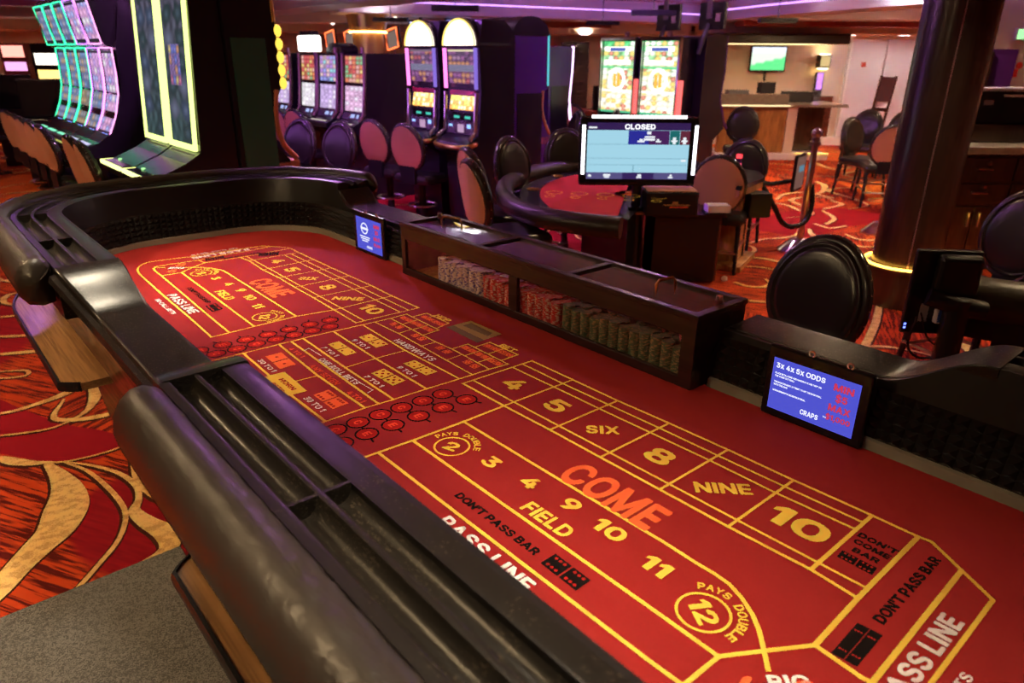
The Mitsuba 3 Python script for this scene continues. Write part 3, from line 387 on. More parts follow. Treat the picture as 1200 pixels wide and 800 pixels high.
# inner wall, rubber bumper, light strip
v = np.concatenate([np.c_[BASE, np.full(N, FELT - .02)], np.c_[BASE, np.full(N, FELT)], np.c_[BASE + (LIP - BASE) * ((HT - FELT) / .247)[:, None], HT], np.c_[PATH(.05), HT], np.c_[PATH(.05), np.full(N, FELT - .02)]]).reshape(5, N, 3)
def loop(v, wrap=True): m = grid_mesh(v.reshape(-1, 3), v.shape[0], v.shape[1], True, True); return m
put('inner_wall', loop(v), 'm_rubber', ct, smooth=25, label='black inner wall')
def wall_pt(u, z, out):
    """u: position along the path (float index); out: distance into the table from the wall"""
    i0 = np.floor(u).astype(int) % N; i1 = (i0 + 1) % N; t = (u - np.floor(u))[:, None]
    b = BASE[i0] * (1 - t) + BASE[i1] * t; l = LIP[i0] * (1 - t) + LIP[i1] * t
    tg = BASE[i1] - BASE[i0]; tg /= np.linalg.norm(tg, axis=1, keepdims=True); nrm = np.stack([-tg[:, 1], tg[:, 0]], 1)
    k = ((z - FELT) / .247)[:, None]; return np.c_[b + (l - b) * k + nrm * np.broadcast_to(out, len(u))[:, None], z]
al = np.r_[0, np.cumsum(np.linalg.norm(np.diff(np.vstack([BASE, BASE[:1]]), axis=0), axis=1))]
nc_ = int(al[-1] / .027); cells = np.interp(np.linspace(0, al[-1], nc_ + 1), al, np.arange(N + 1))
cells = cells
vv, ff = [], []; rows = np.linspace(.738, .848, 6)
for j in range(len(rows) - 1):
    off = .5 * (j % 2)
    u0 = cells[:-1]; u1 = cells[1:]; um = (u0 + u1) / 2; ok = ~BOXED[np.round(um).astype(int) % N]; u0, u1, um = u0[ok], u1[ok], um[ok]; nc_ = len(um)
    z0, z1 = rows[j], rows[j + 1]; o = np.full(nc_, .0)
    base = sum(len(a) for a in vv)
    vv += [wall_pt(u0, o + z0, .002), wall_pt(u1, o + z0, .002), wall_pt(u1, o + z1, .002), wall_pt(u0, o + z1, .002), wall_pt(um, o + (z0 + z1) / 2, .015)]
    k = np.arange(nc_) + base
    for a, b in ((0, 1), (1, 2), (2, 3), (3, 0)): ff.append(np.stack([k + a * nc_, k + b * nc_, k + 4 * nc_], 1))
bm = trimesh.Trimesh(np.vstack(vv), np.vstack(ff), process=False)
put('bumper', bm, 'm_rubber', ct, label='black rubber bumper moulded in rows of pyramids')
u = np.arange(N).astype(float)
st = np.concatenate([wall_pt(u, np.full(N, FELT + .0005), .0), wall_pt(u, np.full(N, FELT + .0005), .006), wall_pt(u, np.full(N, FELT + .022), .006), wall_pt(u, np.full(N, FELT + .026), .0)]).reshape(4, N, 3)
sidx = [i % N for i in range(int(np.nonzero(BOXED)[0].max()) + 1, int(np.nonzero(BOXED)[0].max()) + 1 + N - int(BOXED.sum()))]
put('wall_strip', grid_mesh(np.moveaxis(st[:, sidx], 0, 1).reshape(-1, 3), len(sidx), 4, False, True, caps=True), 'm_strip', ct, label='pale strip along the foot of the wall')
# chip racks and padded rails
RACK = [(0, .80), (.006, .93), (.006, .953), (.012, .958), (.046, .958)]
for g0 in (.048, .102): RACK += [(g0 + .044 * (.5 - .5 * math.cos(t)), .957 - .030 * math.sin(t)) for t in np.linspace(0, math.pi, 9)] + [(g0 + .046, .958), (g0 + .052, .958)]
RACK += [(.166, .958), (.168, .95), (.168, .80)]
RACK = sorted(RACK[:5], key=lambda q: 0) + RACK[5:]
CUSH = [(.168, .93), (.169, .962), (.178, .975), (.20, .986), (.222, .982), (.243, .966), (.258, .94), (.264, .91), (.258, .875), (.24, .848), (.205, .838), (.172, .845)]
cc = np.array(CUSH).mean(0)
for idx in (NEAR, FAR):
    put('chip_rack', ringsweep(RACK, idx), 'm_rack', ct, smooth=40, label='black two-groove chip rack')
    pl = np.r_[0, np.cumsum(np.linalg.norm(np.diff(PATH(.2)[idx], axis=0), axis=1))]; te = np.minimum(pl, pl[-1] - pl); pos = {i: t for i, t in zip(idx, te)}
    wr = np.random.default_rng(3); wob = {i: wr.normal(0, .0012) for i in idx}
    def sec(i):
        k = math.sqrt(max(1 - (1 - min(pos[i] / .06, 1)) ** 2, .02)); return [tuple(cc + (np.array(q) - cc) * (k if q[0] > .17 else (.5 + .5 * k)) + np.array([0, wob[i] * (q[1] > .95)])) for q in CUSH]
    v = np.array([[(*lip(s)[i], z) for s, z in sec(i)] for i in idx[::2] + idx[-1:]]) if False else None
    rows_ = []
    for i in idx:
        a_, b_ = PATH(0)[i], PATH(.3)[i]; n_ = (b_ - a_) / .3
        rows_.append([(a_[0] + n_[0] * s, a_[1] + n_[1] * s, z) for s, z in sec(i)])
    put('rail_cushion', grid_mesh(np.array(rows_).reshape(-1, 3), len(idx), len(CUSH), False, True, caps=True), 'm_leather', ct, smooth=50, label='black leather rail cushion')
    prev = -1
    for i, t in zip(idx, pl):
        if t > prev + .51 and t < pl[-1] - .05:
            prev = t if prev >= 0 else 0.
            if t < .05: continue
            a_, b_ = PATH(0)[i], PATH(.3)[i]; ang = math.degrees(math.atan2(*(b_ - a_)[::-1]))
            put('divider', tf(bx(.046, .152, -.003, .003, .925, .957), (a_[0], a_[1], 0), ang), 'm_rack', ct)
    # drink shelf
    keep = [i for i in idx if not (near_[i] and .03 < X_[i] < .11)] if idx is NEAR else idx + [i for i in range(N) if near_[i] and -.945 <= X_[i] < -.86]
    pl = np.r_[0, np.cumsum(np.linalg.norm(np.diff(PATH(.2)[keep], axis=0), axis=1))]; te = np.minimum(pl, pl[-1] - pl)
    so_ = [.10 + .125 * math.sqrt(max(1 - (1 - min(t / .04, 1)) ** 2, .4)) for t in te]
    sh = []
    for i, s1 in zip(keep, so_):
        a_, b_ = PATH(0)[i], PATH(.3)[i]; n_ = (b_ - a_) / .3; sh.append((a_, n_, s1))
    def strip(f): return np.array([[(a_[0] + n_[0] * s, a_[1] + n_[1] * s, z) for s, z in f(s1)] for a_, n_, s1 in sh]).reshape(-1, 3)
    put('drink_shelf', grid_mesh(strip(lambda s1: [(.06, .60), (s1, .60), (s1, .624), (.06, .624)]), len(sh), 4, False, True, caps=True), 'm_shelf', ct, label='polished brown wood drink shelf under the rail')
    put('shelf_edge', grid_mesh(strip(lambda s1: [(s1 + .001, .598), (s1 + .009, .602), (s1 + .010, .618), (s1 + .006, .629), (s1 - .001, .629), (s1 + .001, .6245)]), len(sh), 6, False, True, caps=True), 'm_black', ct, label='black edge trim of the drink shelf')
# ledges in the two cut-outs
LN = [i for i in range(N) if near_[i] and -.97 < X_[i] < .05]; LD = [i for i in range(N) if deal_[i] and -1.82 < X_[i] < 1.05]
for idx, wmid in ((LN, .122), ([i for i in LD if X_[i] >= .422], .15), ([i for i in LD if X_[i] <= -.992], .15)):
    def sec(i):
        w = .166 + (wmid - .166) * DROP[i]; z = HT[i] + .003
        return [(-.006, z - .05), (-.006, z - .006), (-.002, z), (w - .008, z), (w, z - .006), (w + .002, z - .02), (w + .016, z - .024), (w + .022, z - .04), (w + .014, z - .056), (w - .01, z - .06)]
    rows_ = []
    for i in idx:
        a_, b_ = PATH(0)[i], PATH(.3)[i]; n_ = (b_ - a_) / .3; rows_.append([(a_[0] + n_[0] * s, a_[1] + n_[1] * s, z) for s, z in sec(i)])
    put('ledge', grid_mesh(np.array(rows_).reshape(-1, 3), len(idx), 10, False, True, caps=True), 'm_ledge', ct, smooth=35, label='glossy black ledge curving down into the cut-out')
# body
bod = np.array([np.c_[PATH(s), np.minimum(np.full(N, z), np.where(BOXED, .70, 9.))] for s, z in ((.02, .68), (.02, .83), (.11, .83), (.115, .78), (.10, .62), (.02, .25), (0., .08), (-.06, .08), (-.06, .0), (-.2, .0), (-.2, .68))])
put('body', loop(bod), 'm_mahogany', ct, smooth=30, label='red-brown polished wood skirt')
# ------------------------------------------------------------------ chip bank on the felt
cb = thing('chip_bank', 'low dark wood and glass chip case on the dealer side of the craps table', 'chip case')
B0, B1, BY0, BY1, BZ = -.985, .415, .183, .405, .918
fr = [rb(B0, B1, BY0, BY0 + .014, FELT + .001, FELT + .030, .004), rb(B0, B1, BY0, BY0 + .014, BZ - .062, BZ - .006, .004), rb(B0, B0 + .028, BY0, BY0 + .014, FELT + .001, BZ - .006, .003), rb(B1 - .044, B1, BY0, BY0 + .014, FELT + .001, BZ - .006, .003), rb(-.325, -.283, BY0 - .002, BY0 + .014, FELT + .03, BZ - .06, .003),
      bx(B0, B0 + .014, BY0 + .012, BY1, FELT + .001, BZ - .006), bx(B1 - .014, B1, BY0 + .012, BY1, FELT + .001, BZ - .006), bx(B0, B1, BY1 - .014, BY1, FELT + .003, BZ - .006)]
put('frame', cat(fr), 'm_boxwood', cb, label='dark wood frame')
def sheet(a, b, c, d): return trimesh.Trimesh([a, b, c, d], [(0, 1, 2), (0, 2, 3)], process=False)
for a, b in ((B0 + .028, -.325), (-.283, B1 - .044)): put('front_glass', sheet((a, BY0 + .007, FELT + .03), (b, BY0 + .007, FELT + .03), (b, BY0 + .007, BZ - .06), (a, BY0 + .007, BZ - .06)), 'm_pane', cb)
cut = [B0, -.508, -.068, B1]
ld = [rb(B0 - .004, B1 + .004, BY0 - .004, BY0 + .022, BZ - .012, BZ + .004, .003), rb(B0 - .004, B1 + .004, BY1 - .022, BY1 + .004, BZ - .012, BZ + .004, .003)] + [rb(c - .012, c + .012, BY0, BY1, BZ - .012, BZ + .003, .003) for c in (B0 + .01, cut[1], cut[2], B1 - .01)]
put('lid_frame', cat(ld), 'm_boxwood', cb)
for a, b in zip(cut[:-1], cut[1:]): put('lid_glass', sheet((a + .012, BY0 + .02, BZ - .004), (b - .012, BY0 + .02, BZ - .004), (b - .012, BY1 - .02, BZ - .004), (a + .012, BY1 - .02, BZ - .004)), 'm_pane', cb, label='clear glass lid panel')
put('back_slope', cat(tf(bx(B0 + .02, B1 - .02, -.008, .008, 0, .06), (0, BY1 - .05, FELT + .075), 0, -25), bx(B0 + .015, B1 - .015, BY0 + .012, BY1, FELT + .003, FELT + .008)), 'm_oak', cb, label='orange-brown wood rail behind the chips')
for x0, x1 in ((-.79, -.70), (.245, .285)):
    hp = np.array([(x0, .245, BZ), (x0, .245, BZ + .038), (x0 + .012, .247, BZ + .05), (x1 - .012, .27, BZ + .05), (x1, .272, BZ + .038), (x1, .272, BZ)]) if x0 < 0 else np.array([(x0, .225, BZ), (x0, .225, BZ + .038), (x0 + .004, .233, BZ + .05), (x0 + .012, .28, BZ + .05), (x0 + .016, .289, BZ + .038), (x0 + .016, .289, BZ)])
    put('handle', tube(hp, .0045, 8), 'm_brass', cb, smooth=40, label='bent brass lid handle')
for x, y in ((-.95, .35), (.385, .32)): put('lock', cat(cyl(.009, BZ, BZ + .022, x, y, 16), cyl(.012, BZ + .004, BZ + .010, x, y, 16)), 'm_chrome', cb, smooth=40)
# chips: stacks in three colours; each chip a thing of its own where it shows, the hidden rest as one pile per colour
def chip_mesh(c0, c1):
    r, h, n = .0185, .0031, 24; a = np.arange(n) * 2 * math.pi / n
    v = np.vstack([[(0, 0, 0)], np.c_[r * np.cos(a), r * np.sin(a), a * 0], np.c_[r * np.cos(a), r * np.sin(a), a * 0 + h], [(0, 0, h)]]); b = (np.arange(n) + 1) % n; i = np.arange(n)
    v = np.vstack([v, np.c_[r * .72 * np.cos(a), r * .72 * np.sin(a), a * 0 + h]])
    f = np.vstack([np.stack([i * 0, 1 + b, 1 + i], 1), np.stack([1 + i, 1 + b, 1 + n + b], 1), np.stack([1 + i, 1 + n + b, 1 + n + i], 1), np.stack([1 + n + i, 1 + n + b, 2 + 2 * n + b], 1), np.stack([1 + n + i, 2 + 2 * n + b, 2 + 2 * n + i], 1), np.stack([2 + 2 * n + i, 2 + 2 * n + b, i * 0 + 1 + 2 * n], 1)])
    col = np.tile(c0, (len(v), 1)).astype(float); spot = (i % 6) < 2
    col[1:1 + n][spot] = c1; col[1 + n:1 + 2 * n][spot] = c1; col[-n:] = np.array(c0) * .9; col[1 + 2 * n] = np.array(c1) * .5 + np.array(c0) * .5
    return v, f, col
KINDS = [('white', (.58, .48, .43), (.08, .055, .24), -.775, -.505), ('red', (.40, .020, .016), (.50, .30, .26), -.50, -.105), ('green', (.034, .072, .032), (.16, .13, .06), -.10, .395)]
for kn, c0, c1, xa, xb in KINDS:
    v, f, col = chip_mesh(c0, c1); pd = mikit.ply(trimesh.Trimesh(v, f, process=False), 'm_chip_w', color=col)
    bank_v, bank_f, bank_c, nb = [], [], [], 0; budget = 100
    xs = np.arange(xa + .02, xb - .01, .0385); slots = []
    for x in xs:
        for q, y in enumerate((.222, .261, .300)):
            n_ = int(rng.integers(26, 30) if q == 0 else rng.integers(25, 29)) + (2 if kn == 'white' else 0)
            if kn == 'white' and q == 2 and rng.random() < .3: n_ -= 5
            jx, jy = rng.normal(0, .0006, 2)
            for k in range(n_): slots.append(((.2 * q if k == n_ - 1 else 1 + q if q == 0 and k > n_ - 4 else 5 + q), x + jx + rng.normal(0, .0006), y + jy + rng.normal(0, .0006), FELT + .0085 + k * .00325))
    slots.sort(key=lambda t: (t[0], -t[1]))
    for j, (q, x, y, z) in enumerate(slots):
        if j < budget:
            k = thing('casino_chip', f'{kn} edge-spotted casino chip in the stacked rows behind the case glass', 'chip', f'{kn} chips in the chip case')
            put(k, pd, None, tw=at(x, y, z, rng.uniform(0, 360)))
        else:
            R_ = rng.uniform(0, 6.28); cr, sr = math.cos(R_), math.sin(R_)
            bank_v.append(np.c_[x + v[:, 0] * cr - v[:, 1] * sr, y + v[:, 0] * sr + v[:, 1] * cr, z + v[:, 2]]); bank_f.append(f + nb); bank_c.append(col); nb += len(v)
    if bank_v:
        k = numbered('stacked_chips'); labels[k] = {'label': f'remaining {kn} casino chips packed behind the front row in the case', 'category': 'chips', 'kind': 'stuff'}
        scene[k] = mikit.ply(trimesh.Trimesh(np.vstack(bank_v), np.vstack(bank_f), process=False), 'm_chip_w', color=np.vstack(bank_c))
single('chip_cup', tf(cat(lathe([(.015, 0), (.02, .03), (.018, .03), (.013, .002), (0, .002), (0, 0), (.015, 0)], 20)), (.33, .262, FELT + .0100 + 28 * .00325)), mat('m_cup', (.45, .10, .10), .2), 'small red tumbler standing on the green chips', 'cup', smooth=40)
single('paper_slip', tf(rb(-.05, .05, -.02, .02, 0, .002, .001, 6), (-.40, .27, FELT + .0100 + 29 * .00325), 8), 'm_white', 'white paper slip lying on the red chips in the case', 'paper')
# ------------------------------------------------------------------ two limit displays clipped on the dealer-side wall
def blue_display(name, label, x0, x1, z0, z1, fx0, fx1, fz0, fz1, rows, tilt):
    k = thing(name, label, 'screen')
    y = .223
    mk = lambda m: tf(m, ((x0 + x1) / 2, y, (fz0 + fz1) / 2), 0, tilt)
    cx0, cz0 = (x0 + x1) / 2, (fz0 + fz1) / 2
    put('case', mk(rb(fx0 - cx0, fx1 - cx0, 0, .018, fz0 - cz0, fz1 - cz0, .006)), 'm_gloss', k)
    put('display', mk(bx(x0 - cx0, x1 - cx0, -.0015, .001, z0 - cz0, z1 - cz0)), 'm_emit', k, emit=(.075, .085, .62), weight=.1, label='bright blue screen')
    for c, em in (('w', (.9, .92, 1.1)), ('r', (.62, .035, .09))):
        for s, col, u, v_, w, h in rows:
            if col == c:
                if s[0] == '#':
                    e_ = sg.Point(0, 0).buffer(1, 20); t = extr(sg.box(0, 0, w * (x1 - x0), h * (z1 - z0)) if s == '#bar' else saf.scale(e_.difference(e_.buffer(-.22)), w * (x1 - x0) / 2, h * (z1 - z0) / 2), .0006)
                    if s != '#bar': t.apply_translation((w * (x1 - x0) / 2, h * (z1 - z0) / 2, 0))
                else: t = text(s, w * (x1 - x0), h * (z1 - z0), .0006)
                v0 = t.vertices.copy(); t.vertices = np.stack([v0[:, 0] + x0 - cx0 + u * (x1 - x0), -v0[:, 2] - .0018, v0[:, 1] + z0 - cz0 + v_ * (z1 - z0)], 1); put('screen_mark' if s[0] == '#' else 'screen_text', mk(t), 'm_emit', k, emit=em, weight=.005)
    for u in (.42, .78):
        x = fx0 + u * (fx1 - fx0); put('clip', tf(trimesh.creation.torus(.007, .0022, 16, 6), (x, y + .004, fz1 + .004), 0, 90), 'm_chrome', k, smooth=40)
    return k
blue_display('limit_display', 'blue craps limit screen with 3x 4x 5x ODDS on the right of the dealer wall', .615, .825, .733, .866, .597, .846, .7115, .895,
    [('3x 4x 5x ODDS', 'w', .04, .82, .58, .10), ('PLACE BETS, COME AND HARDWAYS ARE "OFF" ON', 'w', .04, .70, .55, .035), ('THE COME OUT ROLL', 'w', .04, .645, .24, .035), ('THE SHOOTER MUST ATTEMPT TO HIT THE BACK WALL', 'w', .04, .53, .57, .035), ('WITH THE DICE', 'w', .04, .475, .17, .035), ("MANAGEMENT'S DECISION IS FINAL", 'w', .04, .36, .40, .035), ('CRAPS', 'w', .40, .10, .21, .10), ('V3', 'w', .66, .20, .04, .03), ('MIN', 'r', .72, .76, .22, .13), ('$5', 'r', .76, .57, .13, .13), ('MAX', 'r', .70, .37, .24, .13), ('$1,000', 'r', .69, .20, .27, .10)], 0)
blue_display('limit_display', 'small blue limit screen left of the chip case near the rail end', -1.415, -1.205, .728, .870, -1.44, -1.185, .7115, .893,
    [('MIN', 'r', .72, .78, .22, .12), ('$5', 'r', .76, .60, .13, .12), ('MAX', 'r', .70, .40, .24, .12), ('$1,000', 'r', .69, .22, .27, .09), ('#oval', 'w', .20, .50, .28, .36), ('#bar', 'w', .19, .64, .30, .07), ('#bar', 'w', .14, .40, .40, .035), ('#bar', 'w', .17, .335, .34, .035), ('#bar', 'w', .22, .27, .24, .035), ('CRAPS', 'w', .40, .08, .22, .08)], 0)
for x in (.28, -1.12): pass

# ------------------------------------------------------------------ chairs (sitter looks along +y)
def oval_pts(w, h, n=40, egg=.12):
    a = np.arange(n) * 2 * np.pi / n; return np.stack([w / 2 * np.cos(a) * (1 + egg * np.sin(a) * -1 * .5 + 0), h / 2 * np.sin(a)], 1)
def pad(w, h, prof, n=40, egg=.12):
    """stacked ovals: prof = (scale, offset along y); gives a cushion in the xz plane"""
    o = oval_pts(w, h, n, egg); v = np.vstack([np.c_[o[:, 0] * s, np.full(n, y), o[:, 1] * s] for s, y in prof])
    m = grid_mesh(v, len(prof), n, False, True, caps=True); return m
def bend(m, k=.5):
    m = m.copy(); m.vertices[:, 1] += k * m.vertices[:, 0] ** 2; return m      # the back wraps round the sitter
_protos = {}
def chair_protos(kind):
    if kind in _protos: return _protos[kind]
    W, H = (.46, .50) if kind == 'wide' else (.40, .45)
    seat, zc, yb = (.50, .74, -.19) if kind != 'legs' else (.53, .75, -.20)
    if kind == 'wide': seat, zc = .45, .63
    if kind == 'low': seat, zc = .45, .66
    back = lambda m: tf(bend(m), (0, yb - .02, zc), 0, 9)
    P_ = []
    P_.append(('rim', mikit.ply(back(pad(W, H, [(.90, -.030), (.97, -.026), (1., -.012), (1., .006), (.97, .018), (.90, .022)])), 'm_rim', smooth=50), 'glossy black rim'))
    P_.append(('back_cushion', mikit.ply(back(pad(W, H, [(.90, .012), (.885, .030), (.84, .036), (.80, .030), (.77, .034), (.70, .042), (.45, .047), (.15, .048)])), 'm_vinyl', smooth=60), 'black vinyl padded front'))
    P_.append(('back_shell', mikit.ply(back(pad(W, H, [(.15, -.036), (.6, -.036), (.86, -.034), (.90, -.030), (.90, -.02)])), 'm_tanfabric', smooth=50), 'tan fabric rear panel'))
    o = oval_pts(W * .998, H * .998, 26); st = trimesh.creation.icosphere(0, .0026)
    P_.append(('studs', mikit.ply(back(cat([tf(st, (x, -.003, z)) for x, z in o if z > -.12])), 'm_chrome'), 'row of chrome studs round the back'))
    P_.append(('seat', mikit.ply(cat(rb(-.21, .21, -.20, .22 if kind != 'stool' else .11, seat - .09, seat, .04, 16)), 'm_vinyl', smooth=50), 'black vinyl seat'))
    P_.append(('back_bracket', mikit.ply(bx(-.09, .09, yb - .03, yb + .0, seat - .08, zc - H * .36), 'm_black'), None))
    if kind != 'stool':
        for sx in (-1, 1):
            for sy in (-1, 1): P_.append(('leg', mikit.ply(tube([(sx * .17, sy * .16, seat - .06), (sx * .175, sy * .18, .22), (sx * .185, sy * .21, 0)], [.020, .016, .013], 8), 'm_black', smooth=40), None))
        P_.append(('footrest', mikit.ply(cat(tube([(-.18, .195, .20), (.18, .195, .20)], .009, 8), tube([(-.18, -.195, .16), (.18, -.195, .16)], .009, 8), tube([(-.18, -.19, .18), (-.18, .19, .18)], .009, 8), tube([(.18, -.19, .18), (.18, .19, .18)], .009, 8)), 'm_chrome', smooth=40), 'chrome foot rails'))
    else:
        P_.append(('pedestal', mikit.ply(cyl(.035, .02, seat - .07, 0, -.03, 20), 'm_black', smooth=40), None))
        P_.append(('base', mikit.ply(lathe([(0, 0), (.18, 0), (.18, .008), (.12, .022), (.04, .035), (0, .035)], 32).apply_translation((0, -.05, 0)), 'm_gloss', smooth=40), 'round black floor plate'))
        P_.append(('foot_ring', mikit.ply(tf(trimesh.creation.torus(.13, .009, 28, 8), (0, -.03, .20)), 'm_chrome', smooth=40), 'chrome foot ring'))
    _protos[kind] = P_; return P_
def chair(kind, x, y, rz, label, group=None, z=0.):
    k = thing('casino_stool' if kind == 'stool' else 'casino_chair', label, 'chair', group)
    for n, d, l in chair_protos(kind): put(n, d, None, k, tw=at(x, y, z, rz), label=l, kind='stuff' if n == 'studs' else None)
    return k
chair('wide', .10, 1.26, 172, 'wide round-backed black chair directly behind the dealer side of the craps table')
CH = [('legs', -1.90, 1.52, -16, 'tan-backed chair nearest the rail at the left end of the blackjack table, seen edge-on'), ('legs', -2.38, 1.86, -14, 'second edge-on tan-backed chair, just left of the nearest one at the blackjack table'),
      ('legs', -2.52, 2.30, -80, 'black chair with its padded front showing behind the left curve of the blackjack rail'), ('legs', -2.72, 2.95, -112, 'black round-backed chair behind the blackjack rail, left of the CLOSED monitor'),
      ('low', -1.66, 3.45, 25, 'tan round-backed chair with its back to us beside the card shuffler'), ('low', -1.95, 4.12, 200, 'black padded chair facing us behind the second table, next to the red-lit marker'),
      ('stool', -3.56, 6.70, 215, 'violet-lit round stool in front of the bar counter'), ('low', -2.33, 7.35, -100, 'black chair in profile at the left of the table group by the white doors'), ('low', -1.95, 6.95, 35, 'tan round-backed chair in the group near the white doors'),
      ('low', -2.97, 8.64, 190, 'left one of three small black chair backs in front of the easel'), ('low', -2.55, 8.85, 195, 'middle one of three small black chair backs in front of the easel'), ('low', -2.15, 9.13, 200, 'right one of three small black chair backs in front of the easel'),
      ('legs', .40, 2.52, 160, 'black round-backed chair cut off by the right edge of the picture')]
for a in CH: chair(*a)
# ------------------------------------------------------------------ blackjack table with its podium, monitor and shuffler
bt = thing('blackjack_table', 'blackjack table with black padded rail and red felt behind the craps table', 'gaming table')
oc = smooth_curve([(-1.15, 1.72), (-1.32, 1.63), (-1.60, 1.57), (-1.92, 1.64), (-2.30, 1.89), (-2.60, 2.20), (-2.80, 2.58), (-2.86, 2.98), (-2.72, 3.30), (-2.45, 3.42)], 8)
tp = sg.Polygon(oc).difference(sg.Point(-1.80, 2.61).buffer(.10))
put('bed', extr(tp.buffer(-.20), .09, .54), 'm_boxwood', bt)
put('felt', extr(tp.buffer(-.05).difference(sg.LineString(oc).buffer(.20)), .004, .632), 'm_felt', bt, label='red felt')
put('armrest_ring', extr(tp.buffer(-.06), .022, .61), 'm_gloss', bt, label='glossy black ring with cup holders')
put('rail', tube(np.c_[np.array(sg.LineString(oc).parallel_offset(.05, 'left' if True else 'right').coords)[:, :2], np.full(len(sg.LineString(oc).parallel_offset(.05, 'left').coords), .655)], .062, 14), 'm_leather', bt, smooth=50, label='padded black leather rail')
for i, s in enumerate((22, 38, 52, 60)):
    p = oc[s]; c = np.array([-1.85, 2.4]); p = p + (c - p) / np.linalg.norm(c - p) * .155
    put('cup_holder', tf(lathe([(.03, 0), (.047, .002), (.047, .006), (.038, .006), (.034, -.002), (0, -.002)], 24), (p[0], p[1], .634)), 'm_brass', bt, smooth=40, label='brass cup holder')
pr = []
for i in range(5):
    a = np.array([-2.2, 2.2]) + np.array([.24, -.02]) * i * .6 + np.array([0, .12]) * i; e_ = sg.Point(*a).buffer(.06, 16); pr.append(extr(e_.difference(e_.buffer(-.008)), .0006, .6365)); pr.append(extr(sg.Point(a[0] + .08, a[1] - .12).buffer(.035, 16).difference(sg.Point(a[0] + .08, a[1] - .12).buffer(.028, 16)), .0006, .6365))
put('betting_circles', cat(pr), 'm_ink_y', bt, label='yellow printed betting circles')
put('pedestal', extr(sg.Polygon([(-1.6, 2.3), (-2.2, 2.5), (-2.35, 2.95), (-2.0, 3.0)]), .53, 0), 'm_black', bt)
AX = math.degrees(math.atan2(.654, -.757)) ; 
pdm = thing('dealer_podium', 'black equipment cabinet beside the blackjack table', 'cabinet')
DZ = 49.
put('cabinet', tf(rb(-.36, .10, -.02, .34, .02, .49, .008), (-1.45, 2.96, 0), DZ), 'm_black', pdm); put('side_panel', tf(extr_x([(0, 0.02), (.32, .02), (.32, .48), (-.0, .48)], .102, .118), (-1.45, 2.96, 0), DZ), 'm_mahogany', pdm, label='red-brown wood side')
put('lid', tf(rb(-.38, .14, -.04, .36, .49, .51, .006), (-1.45, 2.96, 0), DZ), 'm_boxwood', pdm); put('switch_plate', tf(rb(.118, .124, .12, .18, .28, .36, .004), (-1.45, 2.96, 0), DZ), 'm_black', pdm)
put('caster', tf(tf(cyl(.02, -.01, .01), (0, 0, 0), 0, 90), (-1.36, 3.15, .02)), 'm_white', pdm)
sh = thing('card_shuffler', 'black card shuffler with small red and gold lettering on the podium', 'shuffler')
put('housing', tf(rb(-.20, .16, -.12, .12, .51, .675, .012), (-1.62, 2.78, 0), DZ), 'm_black', sh); put('lid', tf(rb(-.19, .15, -.11, .11, .675, .684, .004), (-1.62, 2.78, 0), DZ), 'm_tanfabric', sh)
put('mark', tf(cat(bx(-.08, .10, -.1215, -.1195, .585, .592), bx(-.02, .02, -.1215, -.1195, .595, .612)), (-1.62, 2.78, 0), DZ), 'm_ink_g', sh, label='gold emblem bars'); put('mark', tf(bx(-.04, .09, -.1215, -.1195, .570, .578), (-1.62, 2.78, 0), DZ), 'm_ink_r', sh)
put('button', tf(rb(.16, .165, -.08, .08, .53, .60, .003), (-1.62, 2.78, 0), DZ), 'm_emit', sh, emit=(.5, .15, 1.4), weight=0.017, label='violet glowing slot')
wb = thing('card_box', 'white and silver box on top of the black podium', 'box'); put('body', tf(rb(-.09, .07, -.06, .06, .525, .575, .006), (-1.40, 3.03, 0), DZ), 'm_white', wb); put('tray', tf(rb(-.10, .08, -.07, .07, .512, .526, .004), (-1.40, 3.03, 0), DZ), 'm_black', wb)
# the CLOSED display
mt = thing('table_display', 'large display reading CLOSED with lit white side strips on a black post', 'screen')
mc, MW, MH, MZ = np.array([-1.775, 2.575]), .80, .455, .70
ml = lambda m: tf(m, (mc[0], mc[1], MZ), DZ, -3)
put('case', ml(rb(-MW / 2, MW / 2, 0, .05, 0, MH, .02)), 'm_gloss', mt)
def face(x0, x1, z0, z1, y=-.002): return ml(bx(x0, x1, y, y + .003, z0, z1))
U = lambda u: -.35 + .69 * u
Vv = lambda v: .045 + .37 * v
put('display', face(U(0), U(1), Vv(.12), Vv(.87)), 'm_emit', mt, emit=(.36, .66, .80), weight=0.105, label='pale blue board')
put('title_bar', face(U(0), U(1), Vv(.87), Vv(1)), 'm_emit', mt, emit=(.03, .012, .08), weight=0.007, label='dark violet title bar')
put('panel', face(U(.40), U(.62), Vv(.62), Vv(.865), -.003), 'm_emit', mt, emit=(.02, .025, .30), weight=0.007); put('panel', face(U(.60), U(.80), Vv(.62), Vv(.865), -.0035), 'm_emit', mt, emit=(.06, .015, .10), weight=0.007)
put('panel', face(U(.805), U(.90), Vv(.62), Vv(.865), -.003), 'm_emit', mt, emit=(.01, .14, .14), weight=0.007); put('panel', face(U(.905), U(1), Vv(.62), Vv(.865), -.003), 'm_emit', mt, emit=(.12, .02, .04), weight=0.007)
put('grid_line', cat([face(U(0), U(1), Vv(v), Vv(v) + .002, -.003) for v in (.37, .255)] + [face(U(0), U(.4), Vv(.62), Vv(.62) + .002, -.003), face(U(.46), U(.46) + .004, Vv(.12), Vv(.25), -.003)]), 'm_emit', mt, emit=(.08, .22, .30), weight=0.007)
put('footer', face(U(0), U(1), Vv(0), Vv(.12)), 'm_emit', mt, emit=(.09, .08, .22), weight=0.007); put('footer', face(U(.36), U(.67), Vv(0), Vv(.12), -.003), 'm_emit', mt, emit=(.03, .015, .10), weight=0.007)
